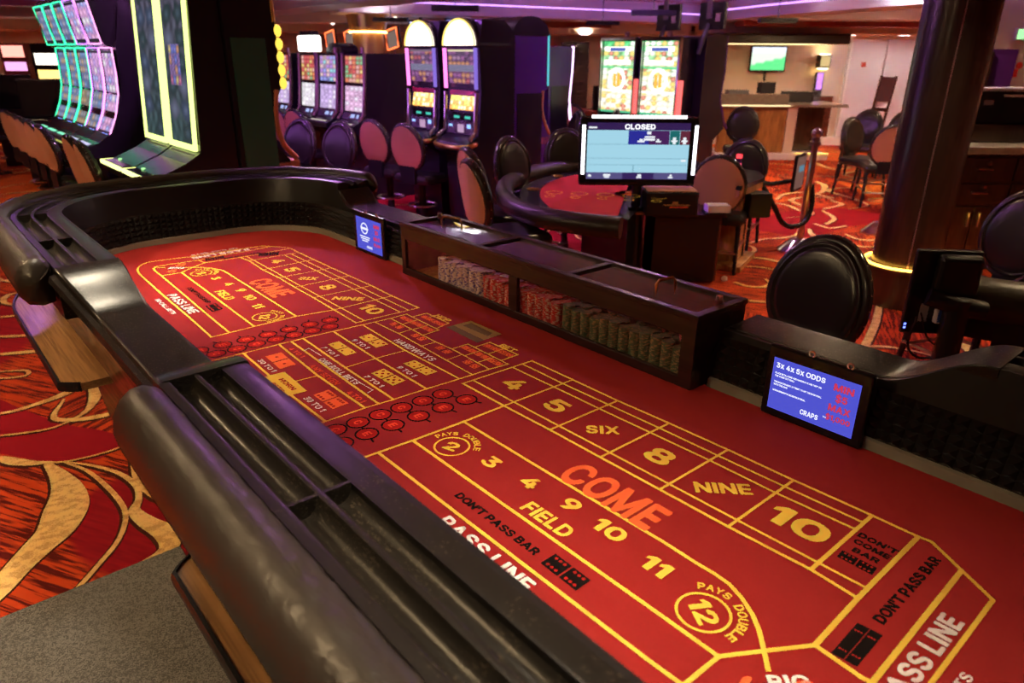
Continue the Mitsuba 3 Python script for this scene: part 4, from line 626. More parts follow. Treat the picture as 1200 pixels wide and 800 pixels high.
def mtext(s, u, v, w, h): t = text(s, w, h, .0006); q = t.vertices.copy(); t.vertices = np.stack([q[:, 0] + U(u), -q[:, 2] - .004, q[:, 1] + Vv(v)], 1); return ml(t)
put('title', mtext('CLOSED', .36, .885, .205, .034), 'm_emit', mt, emit=(1.3, 1.3, 1.4), weight=0.017, label='white lettering CLOSED')
blk = [face(U(a), U(b), Vv(c), Vv(d), -.0045) for a, b, c, d in ((.58, .62, .80, .85), (.56, .66, .74, .77), (.55, .66, .69, .73), (.49, .56, .66, .69), (.67, .72, .66, .69), (.51, .54, .69, .72), (.68, .70, .69, .72), (.82, .88, .67, .70), (.835, .865, .63, .75), (.92, .98, .67, .70), (.935, .965, .63, .75), (.01, .09, .90, .93), (.02, .05, .04, .08), (.17, .24, .055, .09), (.18, .23, .02, .05), (.51, .545, .055, .09), (.50, .55, .02, .05), (.83, .85, .055, .09), (.815, .86, .02, .05), (.93, .98, .32, .355))]
put('readout', cat(blk), 'm_emit', mt, emit=(.85, .9, .95), weight=0.007)
for x, n in ((-MW / 2 + .014, 0), (MW / 2 - .030, 1)): put('light_strip', face(x, x + .022, .075, .40, -.004), 'm_emit', mt, emit=(3.2, 3.1, 3.4), weight=0.070, label='white light strip')
put('light_strip', face(-MW / 2 + .075, MW / 2 - .09, MH - .012, MH + .008, -.004), 'm_emit', mt, emit=(3.6, 3.4, 3.4), weight=0.070, label='white light strip')
put('post', cat(cyl(.032, .50, .78, mc[0] - .025 + .0, mc[1] + .035, 20), cyl(.05, .50, .55, mc[0] - .025, mc[1] + .035, 24)), 'm_black', mt, smooth=40)
put('collar', tf(lathe([(.05, 0), (.085, 0), (.085, .006), (.05, .010), (.05, 0)], 28), (mc[0] - .025, mc[1] + .035, .512)), 'm_brass', mt, smooth=40, label='brass collar')
put('column', tf(cyl(.045, .0, .512, mc[0] - .025, mc[1] + .035, 20), (0, 0, 0)), 'm_black', mt, smooth=40)
# second table on the right
t2 = thing('card_table', 'second card table with a pale wood edge and wooden leg, right of the podium', 'gaming table')
cap = sg.Polygon([(-1.40, 3.28), (-1.52, 3.80), (-1.72, 4.04), (-2.40, 4.10), (-2.7, 3.8), (-2.3, 3.45)])
put('top', extr(cap, .03, .64), 'm_gloss', t2); put('edge', extr(cap.buffer(-.01).difference(cap.buffer(-.03)), .05, .588), 'm_oak', t2, label='pale wood edge'); put('bed', extr(cap.buffer(-.12), .10, .53), 'm_boxwood', t2)
put('leg', tf(rb(-.07, .07, -.16, .16, .0, .56, .012), (-1.62, 3.62, 0), 20), 'm_oak', t2); put('foot', tf(rb(-.12, .12, -.26, .26, .0, .05, .012), (-1.60, 3.62, 0), 20), 'm_oak', t2)
put('card_tray', tf(rb(-.09, .09, -.07, .07, .40, .585, .01), (-1.46, 3.62, 0), 60), 'm_black', t2, label='black box hung under the edge')
lm = thing('table_marker', 'short violet and red glowing marker lamp on the second table', 'lamp'); put('tube', cyl(.022, .67, .80, -1.84, 3.92, 16), 'm_slotpurple', lm, smooth=40); put('glow', cyl(.0235, .77, .80, -1.84, 3.92, 16), 'm_emit', lm, emit=(2.2, .1, .12), weight=0.017); put('glow', cyl(.0235, .70, .73, -1.84, 3.92, 16), 'm_emit', lm, emit=(1.6, .15, .3), weight=0.017)
tb = thing('player_tablet', 'small tilted tablet on an arm at the end of the second card table', 'screen')
tc = np.array([-1.50, 4.27]); tl = lambda m: tf(m, (tc[0], tc[1], .66), 12, 0, 0)
put('case', tl(rb(-.012, .012, -.13, .13, -.14, .15, .008)), 'm_black', tb); put('display', tl(bx(.012, .0135, -.11, .11, -.12, .13)), 'm_emit', tb, emit=(.16, .075, .06), weight=0.010); put('picture', tl(bx(.0135, .0145, -.05, .08, .01, .06)), 'm_emit', tb, emit=(.10, .22, .30), weight=0.007)
put('arm', tube([(-1.52, 4.2, .6), (-1.60, 4.05, .58), (-1.74, 3.93, .61)], .018, 8), 'm_black', tb, smooth=40)
single('hose', tube(smooth_curve([(-1.62, 3.95, .58), (-1.52, 4.02, .40), (-1.50, 4.12, .28), (-1.46, 4.24, .23), (-1.42, 4.36, .27), (-1.42, 4.42, .40), (-1.45, 4.42, .56)], 8), .020, 10), 'm_black', 'thick black hose looping below the small tablet', 'hose', smooth=50)
# stanchions
for (x, y, h, lab) in ((-1.46, 4.39, .93, 'chrome stanchion post with a ball finial beside the tablet'), (-1.30, 5.61, .90, 'second chrome stanchion post left of the wood column')):
    k = thing('stanchion', lab, 'stanchion')
    put('base', tf(lathe([(0, 0), (.17, 0), (.17, .012), (.15, .03), (.075, .10), (.03, .115), (0, .115)], 40), (x, y, 0)), 'm_steel', k, smooth=25); put('pole', cyl(.025, .1, h, x, y, 20), 'm_steel', k, smooth=40)
    put('collar', cat(cyl(.042, h - .06, h - .03, x, y, 24), cyl(.035, h - .02, h, x, y, 24)), 'm_chrome', k, smooth=40); b = trimesh.creation.icosphere(3, .042); b.apply_translation((x, y, h + .035)); put('finial', b, 'm_chrome', k, smooth=True)
k = thing('rope_hook', 'horizontal chrome rail end with hooks beside the wood column', 'rail'); px, py = -1.20, 5.66
put('bar', tube([(px - .05, py - .02, .88), (px + .35, py + .35, .91)], .016, 10), 'm_chrome', k, smooth=40); put('hook', tf(lathe([(0, 0), (.05, .01), (.05, .04), (.02, .05), (.02, .10), (0, .10)], 24), (px + .02, py + .03, .77)), 'm_chrome', k, smooth=40)
# right-hand table with the monitor seen from behind
t3 = thing('roulette_table', 'black padded rail of another gaming table at the right edge', 'gaming table')
rp = smooth_curve([(.42, 1.86, .66), (.55, 1.83, .66), (.80, 1.92, .66), (1.1, 2.1, .66), (1.5, 2.4, .66)], 8)
put('rail', tube(rp, .085, 16), 'm_leather', t3, smooth=50); tp3 = sg.Polygon(list(rp[:, :2]) + [(1.7, 2.7), (1.0, 2.42), (.62, 2.12), (.44, 1.98)]); put('bed', extr(tp3.buffer(.02), .12, .50), 'm_black', t3); put('top', extr(tp3.buffer(-.08), .02, .62), 'm_boxwood', t3); put('pedestal', extr(tp3.buffer(-.12), .5, 0), 'm_black', t3)
put('divider', tf(extr_x([(0, 0), (.34, 0), (.34, .24), (.28, .24)], -.01, .01), (.60, 1.93, .66), -55), 'm_boxwood', t3, label='dark wedge-shaped board on the rail')
m3_ = thing('dealer_monitor', 'black monitor seen from behind on an arm with stickers and blue status lights', 'screen')
mo = lambda m: tf(trimesh.Trimesh(m.vertices * 1.06, m.faces, process=False), (.50, 1.70, .70), 44, 0, 0)
put('case', mo(cat(rb(-.125, .10, -.012, .012, -.17, .15, .008), rb(-.06, .09, -.06, -.008, -.02, .14, .02))), 'm_black', m3_); put('sticker', mo(bx(-.075, -.045, -.0145, -.0125, -.12, -.05)), 'm_grey', m3_, label='pale barcode sticker'); put('card', mo(rb(-.025, .025, -.035, -.0125, -.12, -.04, .004)), 'm_white', m3_); put('card_face', mo(bx(-.018, .022, -.0365, -.035, -.115, -.055)), mat('m_bluecard', (.03, .08, .35), .4), m3_, label='blue card label')
put('status_light', mo(cat(bx(-.120, -.112, -.0145, -.0125, -.150, -.142), bx(-.120, -.112, -.0145, -.0125, -.136, -.128))), 'm_emit', m3_, emit=(.4, .6, 3.5), weight=0.007)
put('arm', cat(tube([(.48, 1.60, .69), (.56, 1.64, .67), (.64, 1.72, .65)], .035, 10), cyl(.045, .42, .69, .57, 1.66, 16)), 'm_black', m3_, smooth=40)
put('cable', tube(smooth_curve([(.46, 1.60, .60), (.45, 1.60, .48), (.49, 1.63, .43), (.56, 1.66, .45)], 8), .005, 6), 'm_black', m3_, smooth=40); put('cable', tube(smooth_curve([(.47, 1.60, .62), (.51, 1.62, .52), (.57, 1.67, .47)], 8), .004, 6), 'm_black', m3_, smooth=40)
# sideboard behind the column
sb = thing('sideboard', 'dark wood sideboard with drawers and doors behind the round column', 'cabinet')
hb = lambda r0, r1, d0, d1, z0, z1, r=.004: tf(rb(r0, r1, d0, d1, z0, z1, r), (EYE[0], EYE[1], 0), ROT)
put('carcass', hb(3.25, 5.2, 5.34, 6.0, 0, .88), 'm_darkwood', sb); put('worktop', hb(3.23, 5.2, 5.28, 6.02, .88, .93), 'm_marble', sb, label='pale stone worktop')
put('back_ledge', hb(3.23, 5.2, 5.62, 6.02, .93, 1.06), 'm_darkwood', sb, label='raised dark ledge at the back')
for i, (a, b) in enumerate(((3.27, 3.71), (3.73, 4.17), (4.19, 4.63))):
    m_ = (a + b) / 2
    put('drawer', hb(a, b, 5.32, 5.35, .68, .85), 'm_darkwood', sb); put('drawer', hb(a, b, 5.32, 5.35, .51, .66), 'm_darkwood', sb); put('door', hb(a, m_ - .004, 5.32, 5.35, .06, .49), 'm_darkwood', sb); put('door', hb(m_ + .004, b, 5.32, 5.35, .06, .49), 'm_darkwood', sb)
    for z in (.765, .59): put('handle', hb(m_ - .055, m_ + .055, 5.295, 5.32, z, z + .012), 'm_chrome', sb)
    for q in (-.045, .035): put('handle', hb(m_ + q, m_ + q + .010, 5.295, 5.32, .34, .45), 'm_chrome', sb)
    for z in (.81, .64): put('lock', tf(tf(cyl(.012, 0, .012), (0, 0, 0), 0, 90), (*hall(m_ + .03, 5.318), z), ROT), 'm_chrome', sb, smooth=40)
pw = thing('partition', 'mauve and dark wood partition behind the sideboard, right of the round column', 'partition'); put('panel', hb(3.93, 4.17, 6.3, 6.4, 0, 1.60), 'm_slotpurple', pw); put('panel', hb(3.80, 3.95, 6.26, 6.3, 0, 1.58), 'm_darkwood', pw)
single('wall_pier', hb(4.28, 5.6, 6.9, 7.1, 0, CEIL), 'm_cream', 'cream wall pier behind the sideboard on the far right', 'wall')
pk = thing('fire_point', 'small red fire-equipment sign on the cream pier', 'sign'); put('plate', tf(tf(extr(sg.Point(0, 0).buffer(.03), .006), (0, 0, 0), 0, 90), (*hall(4.60, 6.897), 1.47), ROT), mat('m_red', (.6, .03, .02), .4), pk); put('tag', hb(4.54, 4.60, 6.893, 6.899, 1.37, 1.44, .002), 'm_red', pk)
ex = thing('exit_lamp', 'green lit exit lamp high on the right', 'sign'); put('box', hb(4.48, 4.75, 6.86, 6.90, 1.68, 1.78), 'm_white', ex); put('lens', hb(4.49, 4.74, 6.854, 6.86, 1.69, 1.77, .002), 'm_emit', ex, emit=(.5, 1.3, .5), weight=0.007)
pr_ = thing('printer', 'black box-shaped machine with a white lid edge standing on the sideboard', 'printer'); put('body', hb(3.50, 4.2, 5.66, 5.98, 1.062, 1.30, .012), 'm_gloss', pr_); put('lid', hb(3.49, 4.2, 5.65, 5.99, 1.30, 1.32), 'm_white', pr_); put('label_plate', hb(3.58, 3.65, 5.652, 5.66, 1.20, 1.235, .001), 'm_grey', pr_); put('slot', hb(3.72, 3.9, 5.652, 5.66, 1.26, 1.275, .001), 'm_white', pr_)
# bar, television, sconce, easel at the back
ba = thing('bar_counter', 'bar counter with warm wood front and pale stone top at the back', 'bar')
put('front', hb(3.25, 4.35, 11.6, 11.7, .08, .80), 'm_oak', ba); put('corner_post', hb(4.30, 4.45, 11.58, 11.75, .08, .80), 'm_cream', ba); put('return', hb(4.46, 5.0, 11.9, 12.2, .10, .80), 'm_darkwood', ba); put('top', hb(3.2, 5.2, 11.5, 12.4, .80, .84), 'm_marble', ba); put('upstand', hb(3.2, 4.3, 11.62, 11.70, .84, .98), 'm_marble', ba); put('plinth', hb(3.2, 5.0, 11.5, 12.2, 0, .10), 'm_white', ba)
put('light_edge', hb(3.2, 4.3, 11.49, 11.50, .81, .83, .002), 'm_emit', ba, emit=(1.6, 1.2, .6), weight=0.035); put('plinth_light', hb(4.46, 5.0, 11.48, 11.50, .10, .115, .002), 'm_emit', ba, emit=(2.2, 1.3, .25), weight=0.035)
single('counter_case', hb(3.42, 3.75, 11.9, 12.1, .84, 1.03), 'm_grey', 'grey equipment case on the bar counter', 'case'); single('till', tf(rb(-.12, .12, -.08, .08, 0, .17, .01), (*hall(4.03, 11.95), .84 + .14), ROT + 8), 'm_dim', 'dark till screen standing on the bar counter upstand', 'till'); single('counter_box', hb(4.4, 4.85, 12.1, 12.3, .84, 1.0), 'm_dim', 'low dark box at the right end of the bar counter', 'box')
tv = thing('television', 'wall television showing a green and white picture', 'television'); put('case', hb(4.22, 4.86, 13.56, 13.62, 1.28, 1.70), 'm_gloss', tv)
g = np.array([[(r, d, z) for z in np.linspace(1.30, 1.68, 12)] for r in np.linspace(4.24, 4.84, 20) for d in (13.555,)]).reshape(-1, 3); u_ = (g[:, 0] - 4.24) / .6; v_ = (g[:, 2] - 1.30) / .38
colr = np.array([.75, .95, .72]) * (1 - .0 * v_[:, None]) ; colr = np.where((v_ + u_ * -.35 < .22)[:, None], np.array([.12, .75, .25]), colr); colr = np.where((v_ > .75)[:, None], np.array([.8, .85, .95]), colr)
gm = grid_mesh(np.c_[EYE[0] + g[:, 0] * R2[0] + g[:, 1] * D2[0], EYE[1] + g[:, 0] * R2[1] + g[:, 1] * D2[1], g[:, 2]], 20, 12, False, False); gm.invert() if (gm.face_normals.mean(0)[:2] @ D2) > 0 else None
put('display', gm, 'm_emit', tv, color=colr * 1.3, emit='vc', weight=0.035)
put('bracket', hb(4.52, 4.55, 13.6, 13.64, 1.12, 1.28), 'm_black', tv)
sc_ = thing('wall_sconce', 'square wall lamp with violet picture strip below, left of the white doors', 'lamp'); put('shade', hb(5.42, 5.62, 13.45, 13.6, 1.34, 1.56), 'm_dim', sc_); put('glow', cat(hb(5.45, 5.59, 13.47, 13.58, 1.561, 1.575, .002), hb(5.45, 5.59, 13.47, 13.58, 1.325, 1.339, .002)), 'm_emit', sc_, emit=(18, 12, 4), weight=0.105); put('front_glass', hb(5.44, 5.60, 13.44, 13.45, 1.37, 1.53, .002), 'm_emit', sc_, emit=(.7, .5, .2), weight=0.017)
ps = thing('picture_strip', 'narrow violet lit picture under the square wall lamp', 'picture'); put('frame', hb(5.44, 5.58, 13.54, 13.6, .78, 1.28), 'm_dim', ps); put('display', hb(5.46, 5.56, 13.53, 13.54, .98, 1.26, .002), 'm_emit', ps, emit=(.9, .35, 1.3), weight=0.017)
ez = thing('easel', 'dark easel with a violet-grey board in front of the white doors', 'easel'); eb = lambda m: tf(m, (*hall(6.32, 12.9), 0), ROT, 4, 3)
put('board', eb(rb(-.14, .14, -.02, .02, .82, 1.22, .006)), mat('m_board', (.13, .10, .17), .4), ez)
for x in (-.14, .11): put('leg', eb(rb(x, x + .03, -.02, .02, 0, 1.24, .004)), 'm_darkwood', ez)
put('crossbar', eb(rb(-.14, .14, -.02, .02, .66, .72, .004)), 'm_darkwood', ez)
bs = thing('bar_stand', 'thin dark folding stand in front of the red-brown wainscot', 'stand'); put('pole', tube([(*hall(5.05, 12.6), .0), (*hall(5.22, 12.6), .8)], .02, 8), 'm_black', bs); put('top', hb(4.95, 5.35, 12.5, 12.7, .8, .83), 'm_black', bs); put('base', hb(4.9, 5.25, 12.5, 12.7, 0, .3), 'm_dim', bs)
aw = thing('bar_canopy', 'dark overhanging canopy above the television', 'canopy'); put('fascia', hb(3.2, 5.35, 12.2, 13.2, 1.72, 1.87), 'm_boxwood', aw); put('light', hb(3.3, 5.0, 12.4, 13.0, 1.712, 1.72, .002), 'm_emit', aw, emit=(2.5, 1.8, .8), weight=0.105)

# ------------------------------------------------------------------ slot machines (front looks along -y)
def art(u, v, base, top, pal, nx, ny, seed, lum=1., box=.36, band=None):
    r = np.random.default_rng(seed); c = np.array(base)[None] * (1 - v[:, None]) + np.array(top)[None] * v[:, None]
    pid = r.integers(0, len(pal), (nx, ny)); on = r.random((nx, ny)) < .85
    i = np.minimum((u * nx).astype(int), nx - 1); j = np.minimum((v * ny).astype(int), ny - 1); fx, fy = u * nx - i - .5, v * ny - j - .5
    ph = r.random((nx, ny)) * 6.28; rad = np.hypot(fx, fy); sw = .5 + .5 * np.sin(np.arctan2(fy, fx) * r.integers(2, 6, (nx, ny))[i, j] + ph[i, j])
    c = c * (1 + .5 * np.sin(u * 23 + 5 * np.sin(v * 9 + seed)) * np.sin(v * 31 + seed))[:, None]
    k = np.clip((box + .12 - rad * (.85 + .35 * sw)) * 6, 0, 1) * on[i, j]; sym = np.array(pal)[pid[i, j]] * (1.25 - 1.3 * rad)[:, None] + np.array(pal)[(pid[i, j] + 1) % len(pal)] * (np.clip(.22 - rad, 0, 1) * 2.2)[:, None]
    c = c * (1 - k[:, None]) + sym * k[:, None]
    for b0, b1, col in band or []: c = np.where(((v >= b0) & (v < b1))[:, None], np.array(col), c)
    return np.maximum(c, .004) * lum
def screen(parent, x0, x1, curve, fn, tw, nx=40, ny=None, weight=0.042, name='display', label=None):
    c = np.array(curve, float); n = ny or 56
    t = np.r_[0, np.cumsum(np.linalg.norm(np.diff(c, axis=0), axis=1))]; tt = np.linspace(0, t[-1], n); yz = np.stack([np.interp(tt, t, c[:, 0]), np.interp(tt, t, c[:, 1])], 1)
    X, Vi = np.meshgrid(np.linspace(x0, x1, nx), np.arange(n), indexing='ij')
    v = np.stack([X.ravel(), yz[Vi.ravel(), 0], yz[Vi.ravel(), 1]], 1); u_ = (X.ravel() - x0) / (x1 - x0); v_ = Vi.ravel() / (n - 1)
    m = grid_mesh(v, nx, n, False, False)
    if m.face_normals[:, 1].mean() > 0: m.invert()
    return put(name, m, 'm_emit', parent, color=fn(u_, v_), emit='vc', weight=weight, tw=tw, label=label)
def frame_tube(x0, x1, curve, r, rad=.04):
    c = np.array(curve, float); p = [(x0, *q) for q in c] + [((x0 * (1 - t) + x1 * t), c[-1][0], c[-1][1]) for t in (.25, .5, .75)] + [(x1, *q) for q in c[::-1]] + [((x1 * (1 - t) + x0 * t), c[0][0], c[0][1]) for t in (.25, .5, .75)]
    return tube(p, r, 6, closed=True)
def deck_bits(k, tw, w, y, z, glow, n=4):
    put('button_deck', mirror(rb(-w / 2 + .02, w / 2 - .02, y - .13, y + .06, z - .03, z, .01)), 'm_panel', k, tw=tw)
    bt_ = [rb(-w / 2 + .06 + i * (w - .12) / n, -w / 2 + .06 + (i + .7) * (w - .12) / n, y - .10, y - .06, z, z + .008, .003) for i in range(n)]
    put('button', cat(bt_), 'm_emit', k, tw=tw, emit=glow, weight=0.007, label='lit play buttons')
def mirror(m): return m
def place(x, y, rz): return T().translate([float(x), float(y), 0.]).rotate([0, 0, 1], float(rz))
JEWEL = [(.9, .12, .10), (.10, .25, .9), (.9, .7, .10), (.15, .7, .3), (.85, .2, .7), (.9, .85, .75), (.9, .45, .1)]
def slot_arch(x, y, label, seed, belly):
    k = thing('slot_machine', label, 'slot machine', None); tw = place(x, y, 0); w = .48; h = w / 2
    prof = [(.03, 0), (.42, 0), (.42, 1.70), (.30, 1.80), (.06, 1.80), (.02, 1.60), (.04, 1.24), (.02, .98), (.0, .86), (-.12, .80), (-.13, .73), (.0, .66)]
    put('cabinet', extr_x(prof, -h, h), 'm_slotbody', k, tw=tw)
    a = np.linspace(0, math.pi, 20); arch = sg.Polygon(list(np.c_[(h - .02) * np.cos(a), 1.60 + .20 * np.sin(a)]))
    am = extr(arch, .06); v = am.vertices.copy(); am.vertices = np.stack([v[:, 0], .045 - v[:, 2], v[:, 1]], 1)
    put('topper_sign', am, 'm_emit', k, tw=tw, emit=(2.6, 2.1, 1.8), weight=0.105, label='white glowing arched sign')
    hood = extr(arch.buffer(.022).difference(arch.buffer(.002)).difference(sg.box(-1, 0, 1, 1.585)), .36); v = hood.vertices.copy(); hood.vertices = np.stack([v[:, 0], .36 - v[:, 2], v[:, 1]], 1); put('hood', hood, 'm_slotbody', k, tw=tw)
    put('sign_edge', tube([(q[0] * (h - .012), -.02, 1.60 + .208 * q[1]) for q in np.c_[np.cos(a), np.sin(a)]], .007, 6), 'm_emit', k, tw=tw, emit=(2.0, 1.3, .25), weight=0.017, label='yellow lit rim')
    sb_ = [(.015, 1.29), (.005, 1.57)]
    screen(k, -h + .05, h - .06, sb_, lambda u, v: art(u, v, (.16, .05, .16), (.10, .07, .12), [(.45, .10, .10), (.35, .20, .35), (.6, .28, .12), (.3, .12, .3)], 6, 6, seed, .9, .42, [(.36, .55, (.20, .20, .30)), (.93, 1., (.9, .8, .5) if belly else (.2, .15, .2))]), tw)
    screen(k, -h + .055, h - .06, [(.005, 1.07), (.03, 1.19)], lambda u, v: art(u, v, (1.5, .62, .10), (1.7, 1.3, .45), [(2.0, 1.25, .25), (1.7, .5, .10), (2., 1.7, 1.)], 9, 3, seed + 1, 1., .40), tw, label='amber reel display')
    put('glass_strip', tf(bx(-h + .055, h - .06, -.004, .004, 1.195, 1.235), (0, .018, 0)), mat('m_redglass', (.35, .02, .05), .15), k, tw=tw)
    put('meter_panel', bx(-h + .05, h - .05, -.006, .02, .985, 1.05), 'm_gloss', k, tw=tw); put('meter', cat(bx(-.10, -.02, -.009, -.006, 1.0, 1.022), bx(.06, .14, -.009, -.006, 1.0, 1.022)), 'm_emit', k, tw=tw, emit=(.05, .6, .45), weight=0.007, label='teal digits')
    put('control_panel', bx(-h + .05, h - .05, -.012, .02, .87, .975), 'm_panel', k, tw=tw); put('ticket_light', cat(bx(-.17, -.12, -.016, -.012, .925, .945), bx(.10, .15, -.016, -.012, .92, .955)), 'm_emit', k, tw=tw, emit=(.4, .75, 1.5), weight=0.007); put('bill_panel', bx(-.04, .05, -.016, -.012, .88, .95), 'm_emit', k, tw=tw, emit=(.5, .32, .5), weight=0.007)
    for s in (-1, 1):
        put('side_light', tube([(s * (h - .02), .0, 1.25), (s * (h - .018), -.008, 1.58)], .017, 10), 'm_emit', k, tw=tw, emit=(2.1, .42, 1.35) if s < 0 else (.25, .16, .7), weight=0.035, smooth=50, label='lit column at the side')
        put('chrome_trim', tube([(s * (h - .01), .0, 1.22), (s * (h - .02), -.01, 1.05), (s * (h - .012), -.02, .90), (s * (h + .004), -.10, .83)], .018, 10), 'm_chrome', k, tw=tw, smooth=50)
    put('deck_rim', tube(smooth_curve([(-h, -.02, .80), (-h + .01, -.13, .775), (0, -.18, .765), (h - .01, -.13, .775), (h, -.02, .80)], 6), .022, 10), 'm_gold', k, tw=tw, smooth=50, label='gold curved deck rim')
    deck_bits(k, tw, w - .08, .0, .80, (.5, .4, .3))
    put('belly_glass', bx(-.17, .17, .018, .028, .52, .70), 'm_emit', k, tw=tw, emit=(1.5, 1.1, 1.4) if belly else (.03, .03, .05), weight=0.035)
    if belly: put('belly_print', cat([tf(extr(sg.Point(0, 0).buffer(.03, 8), .003), (xx, .018, zz), 0, 90) for xx, zz in ((-.10, .61), (-.03, .57), (.06, .63), (.11, .57))]), 'm_emit', k, tw=tw, emit=(.5, .12, .45), weight=0.007)
    return k
def slot_dual(x, y, label, seed, cab='m_slotbody', topper=None, upper=None, lower=(.62, .45, .80), w=.50, rz=0, ztop=1.53, dep=.62, wt=.042):
    k = thing('slot_machine', label, 'slot machine'); tw = place(x, y, rz); h = w / 2
    prof = [(.06, 0), (dep, 0), (dep, ztop), (.08, ztop), (.06, 1.22), (.03, .93), (-.02, .86), (-.14, .80), (-.15, .75), (.02, .66)]
    put('cabinet', extr_x(prof, -h, h), cab, k, tw=tw)
    up = upper or [(.8, .25, .12), (.7, .10, .12), (.85, .6, .2), (.2, .5, .25), (.8, .45, .4)]
    screen(k, -h + .045, h - .06, [(.052, 1.235), (.072, 1.505)], lambda u, v: art(u, v, np.array(up[0]) * .6, np.array(up[1]) * .7, up, 5, 6, seed, 1., .46), tw, weight=wt)
    screen(k, -h + .045, h - .06, [(.022, .94), (.050, 1.20)], lambda u, v: art(u, v, np.array(lower) * .9, lower, [np.array(lower) * 1.25, np.array(lower) * .85, (.85, .75, .9)], 4, 5, seed + 9, 1., .44), tw, weight=wt)
    put('control_panel', tf(bx(-h + .045, h - .045, -.006, .01, -.04, .04), (0, -.005, .89), 0, -28), 'm_panel', k, tw=tw)
    put('panel_light', cat(*[tf(bx(a, b, -.010, -.006, -.02, .02), (0, -.005, .89), 0, -28) for a, b in ((-.02, .06), (.11, .15))]), 'm_emit', k, tw=tw, emit=(.45, .55, 1.0), weight=0.007)
    for s in (-1, 1): put('trim', tube([(s * (h - .008), .055, ztop), (s * (h - .008), .035, 1.2), (s * (h - .008), .0, .92), (s * (h - .008), -.06, .85)], .018, 8), 'm_slottrim', k, tw=tw, smooth=50)
    deck_bits(k, tw, w, -.02, .815, (.7, .6, .5))
    put('deck_plate', rb(-h + .03, h - .03, -.10, .02, .812, .818, .002), 'm_copper', k, tw=tw)
    c = (.13, .10, ztop); put('candle', cat(cyl(.022, 0, .05, n=14), cyl(.025, .05, .06, n=14)).apply_translation(c), 'm_slottrim', k, tw=tw, smooth=40)
    if topper == 'white': put('topper_box', rb(-.22, .20, .05, .16, ztop + .015, ztop + .19, .02), 'm_emit', k, tw=tw, emit=(2.6, 2.5, 2.4), weight=0.105, label='overexposed white topper box'); put('topper_cap', rb(-.16, .14, .06, .16, ztop + .19, ztop + .24, .01), 'm_slotbody', k, tw=tw)
    if topper == 'dome': put('topper_dome', tf(pad(.36, .16, [(1, -.1), (1., .1), (.9, .12)], 28, 0), (0, .25, ztop + .03)), 'm_slotbody', k, tw=tw, smooth=40)
    if topper == 'sign':
        put('topper_frame', tf(rb(-.17, .17, -.02, .02, 0, .30, .01), (0, .2, ztop + .05), 0, 0, -10), 'm_slotbody', k, tw=tw); put('topper_neon', tf(frame_tube(-.15, .15, [(-.03, .02), (-.03, .28)], .012), (0, .2, ztop + .05), 0, 0, -10), 'm_emit', k, tw=tw, emit=(3.5, .5, .15), weight=0.017); put('topper_display', tf(bx(-.12, .12, -.026, -.02, .04, .25), (0, .2, ztop + .05), 0, 0, -10), 'm_emit', k, tw=tw, emit=(.20, .14, .12), weight=0.007)
        put('candle_lamp', tf(trimesh.creation.icosphere(2, .035), (.05, .2, ztop + .46)), 'm_emit', k, tw=tw, emit=(3, 2.6, 2.2), weight=0.017)
    return k
def slot_curve(x, y, label, seed, neon, low, top):
    k = thing('slot_machine', label, 'slot machine'); tw = place(x, y, 0); w = .465; h = w / 2
    prof = [(.0, 0), (.50, 0), (.56, .8), (.56, 1.5), (.50, 2.0), (.34, 2.02), (.26, 1.62), (.245, 1.56), (.23, 1.22), (.10, .90), (-.02, .82), (-.18, .775), (-.18, .73), (.0, .68)]
    put('cabinet', extr_x(prof, -h, h), 'm_slotbody', k, tw=tw)
    c1, c2 = [(.085, .885), (.155, 1.03), (.205, 1.19)], [(.210, 1.205), (.222, 1.35), (.225, 1.54)]
    screen(k, -h + .03, h - .03, c1, lambda u, v: art(u, v, *low[:2], low[2], 4, 5, seed, low[3], .46), tw); screen(k, -h + .03, h - .03, c2, lambda u, v: art(u, v, *top[:2], top[2], 4, 5, seed + 1, top[3], .44, [(.93, 1., (.02, .02, .03))]), tw)
    put('neon', frame_tube(-h + .012, h - .012, [(.075, .875), (.15, 1.03), (.20, 1.2), (.212, 1.36), (.215, 1.56)], .006), 'm_emit', k, tw=tw, emit=neon, weight=0.028, label='neon outline of the curved screen')
    
    put('top_case', extr_x([(.20, 1.565), (.165, 1.585), (.105, 1.95), (.15, 2.0), (.40, 2.02), (.36, 1.70)], -h + .01, h - .01), 'm_slotbody', k, tw=tw)
    screen(k, -h + .04, h - .04, [(.152, 1.605), (.102, 1.925)], lambda u, v: art(u, v, *top[:2], top[2], 3, 5, seed + 2, top[3], .44, [(0, .08, (.02, .02, .03)), (.92, 1., (.02, .02, .03))]), tw)
    put('neon', frame_tube(-h + .02, h - .02, [(.150, 1.59), (.095, 1.94)], .006), 'm_emit', k, tw=tw, emit=neon, weight=0.028, label='neon outline of the tilted top screen')
    put('control_panel', tf(bx(-h + .03, h - .03, -.008, .01, -.05, .04), (0, .07, .86), 0, -30), 'm_panel', k, tw=tw); put('panel_light', tf(cat(bx(-.02, .07, -.012, -.008, -.02, .02), bx(.10, .17, -.012, -.008, -.02, .02)), (0, .07, .86), 0, -30), 'm_emit', k, tw=tw, emit=(.35, .5, 1.6), weight=0.007)
    deck_bits(k, tw, w, .0, .80, (.3, 1.2, .7) if neon[1] > neon[0] else (.7, .7, 1.0)); put('deck_glow', rb(-h + .03, h - .03, -.19, -.18, .77, .785, .003), 'm_emit', k, tw=tw, emit=(.5, .55, .12), weight=0.010)
    return k
G_, Pk, Pu = (.10, 2.2, .95), (2.4, .8, 1.9), (1.3, .45, 2.2)
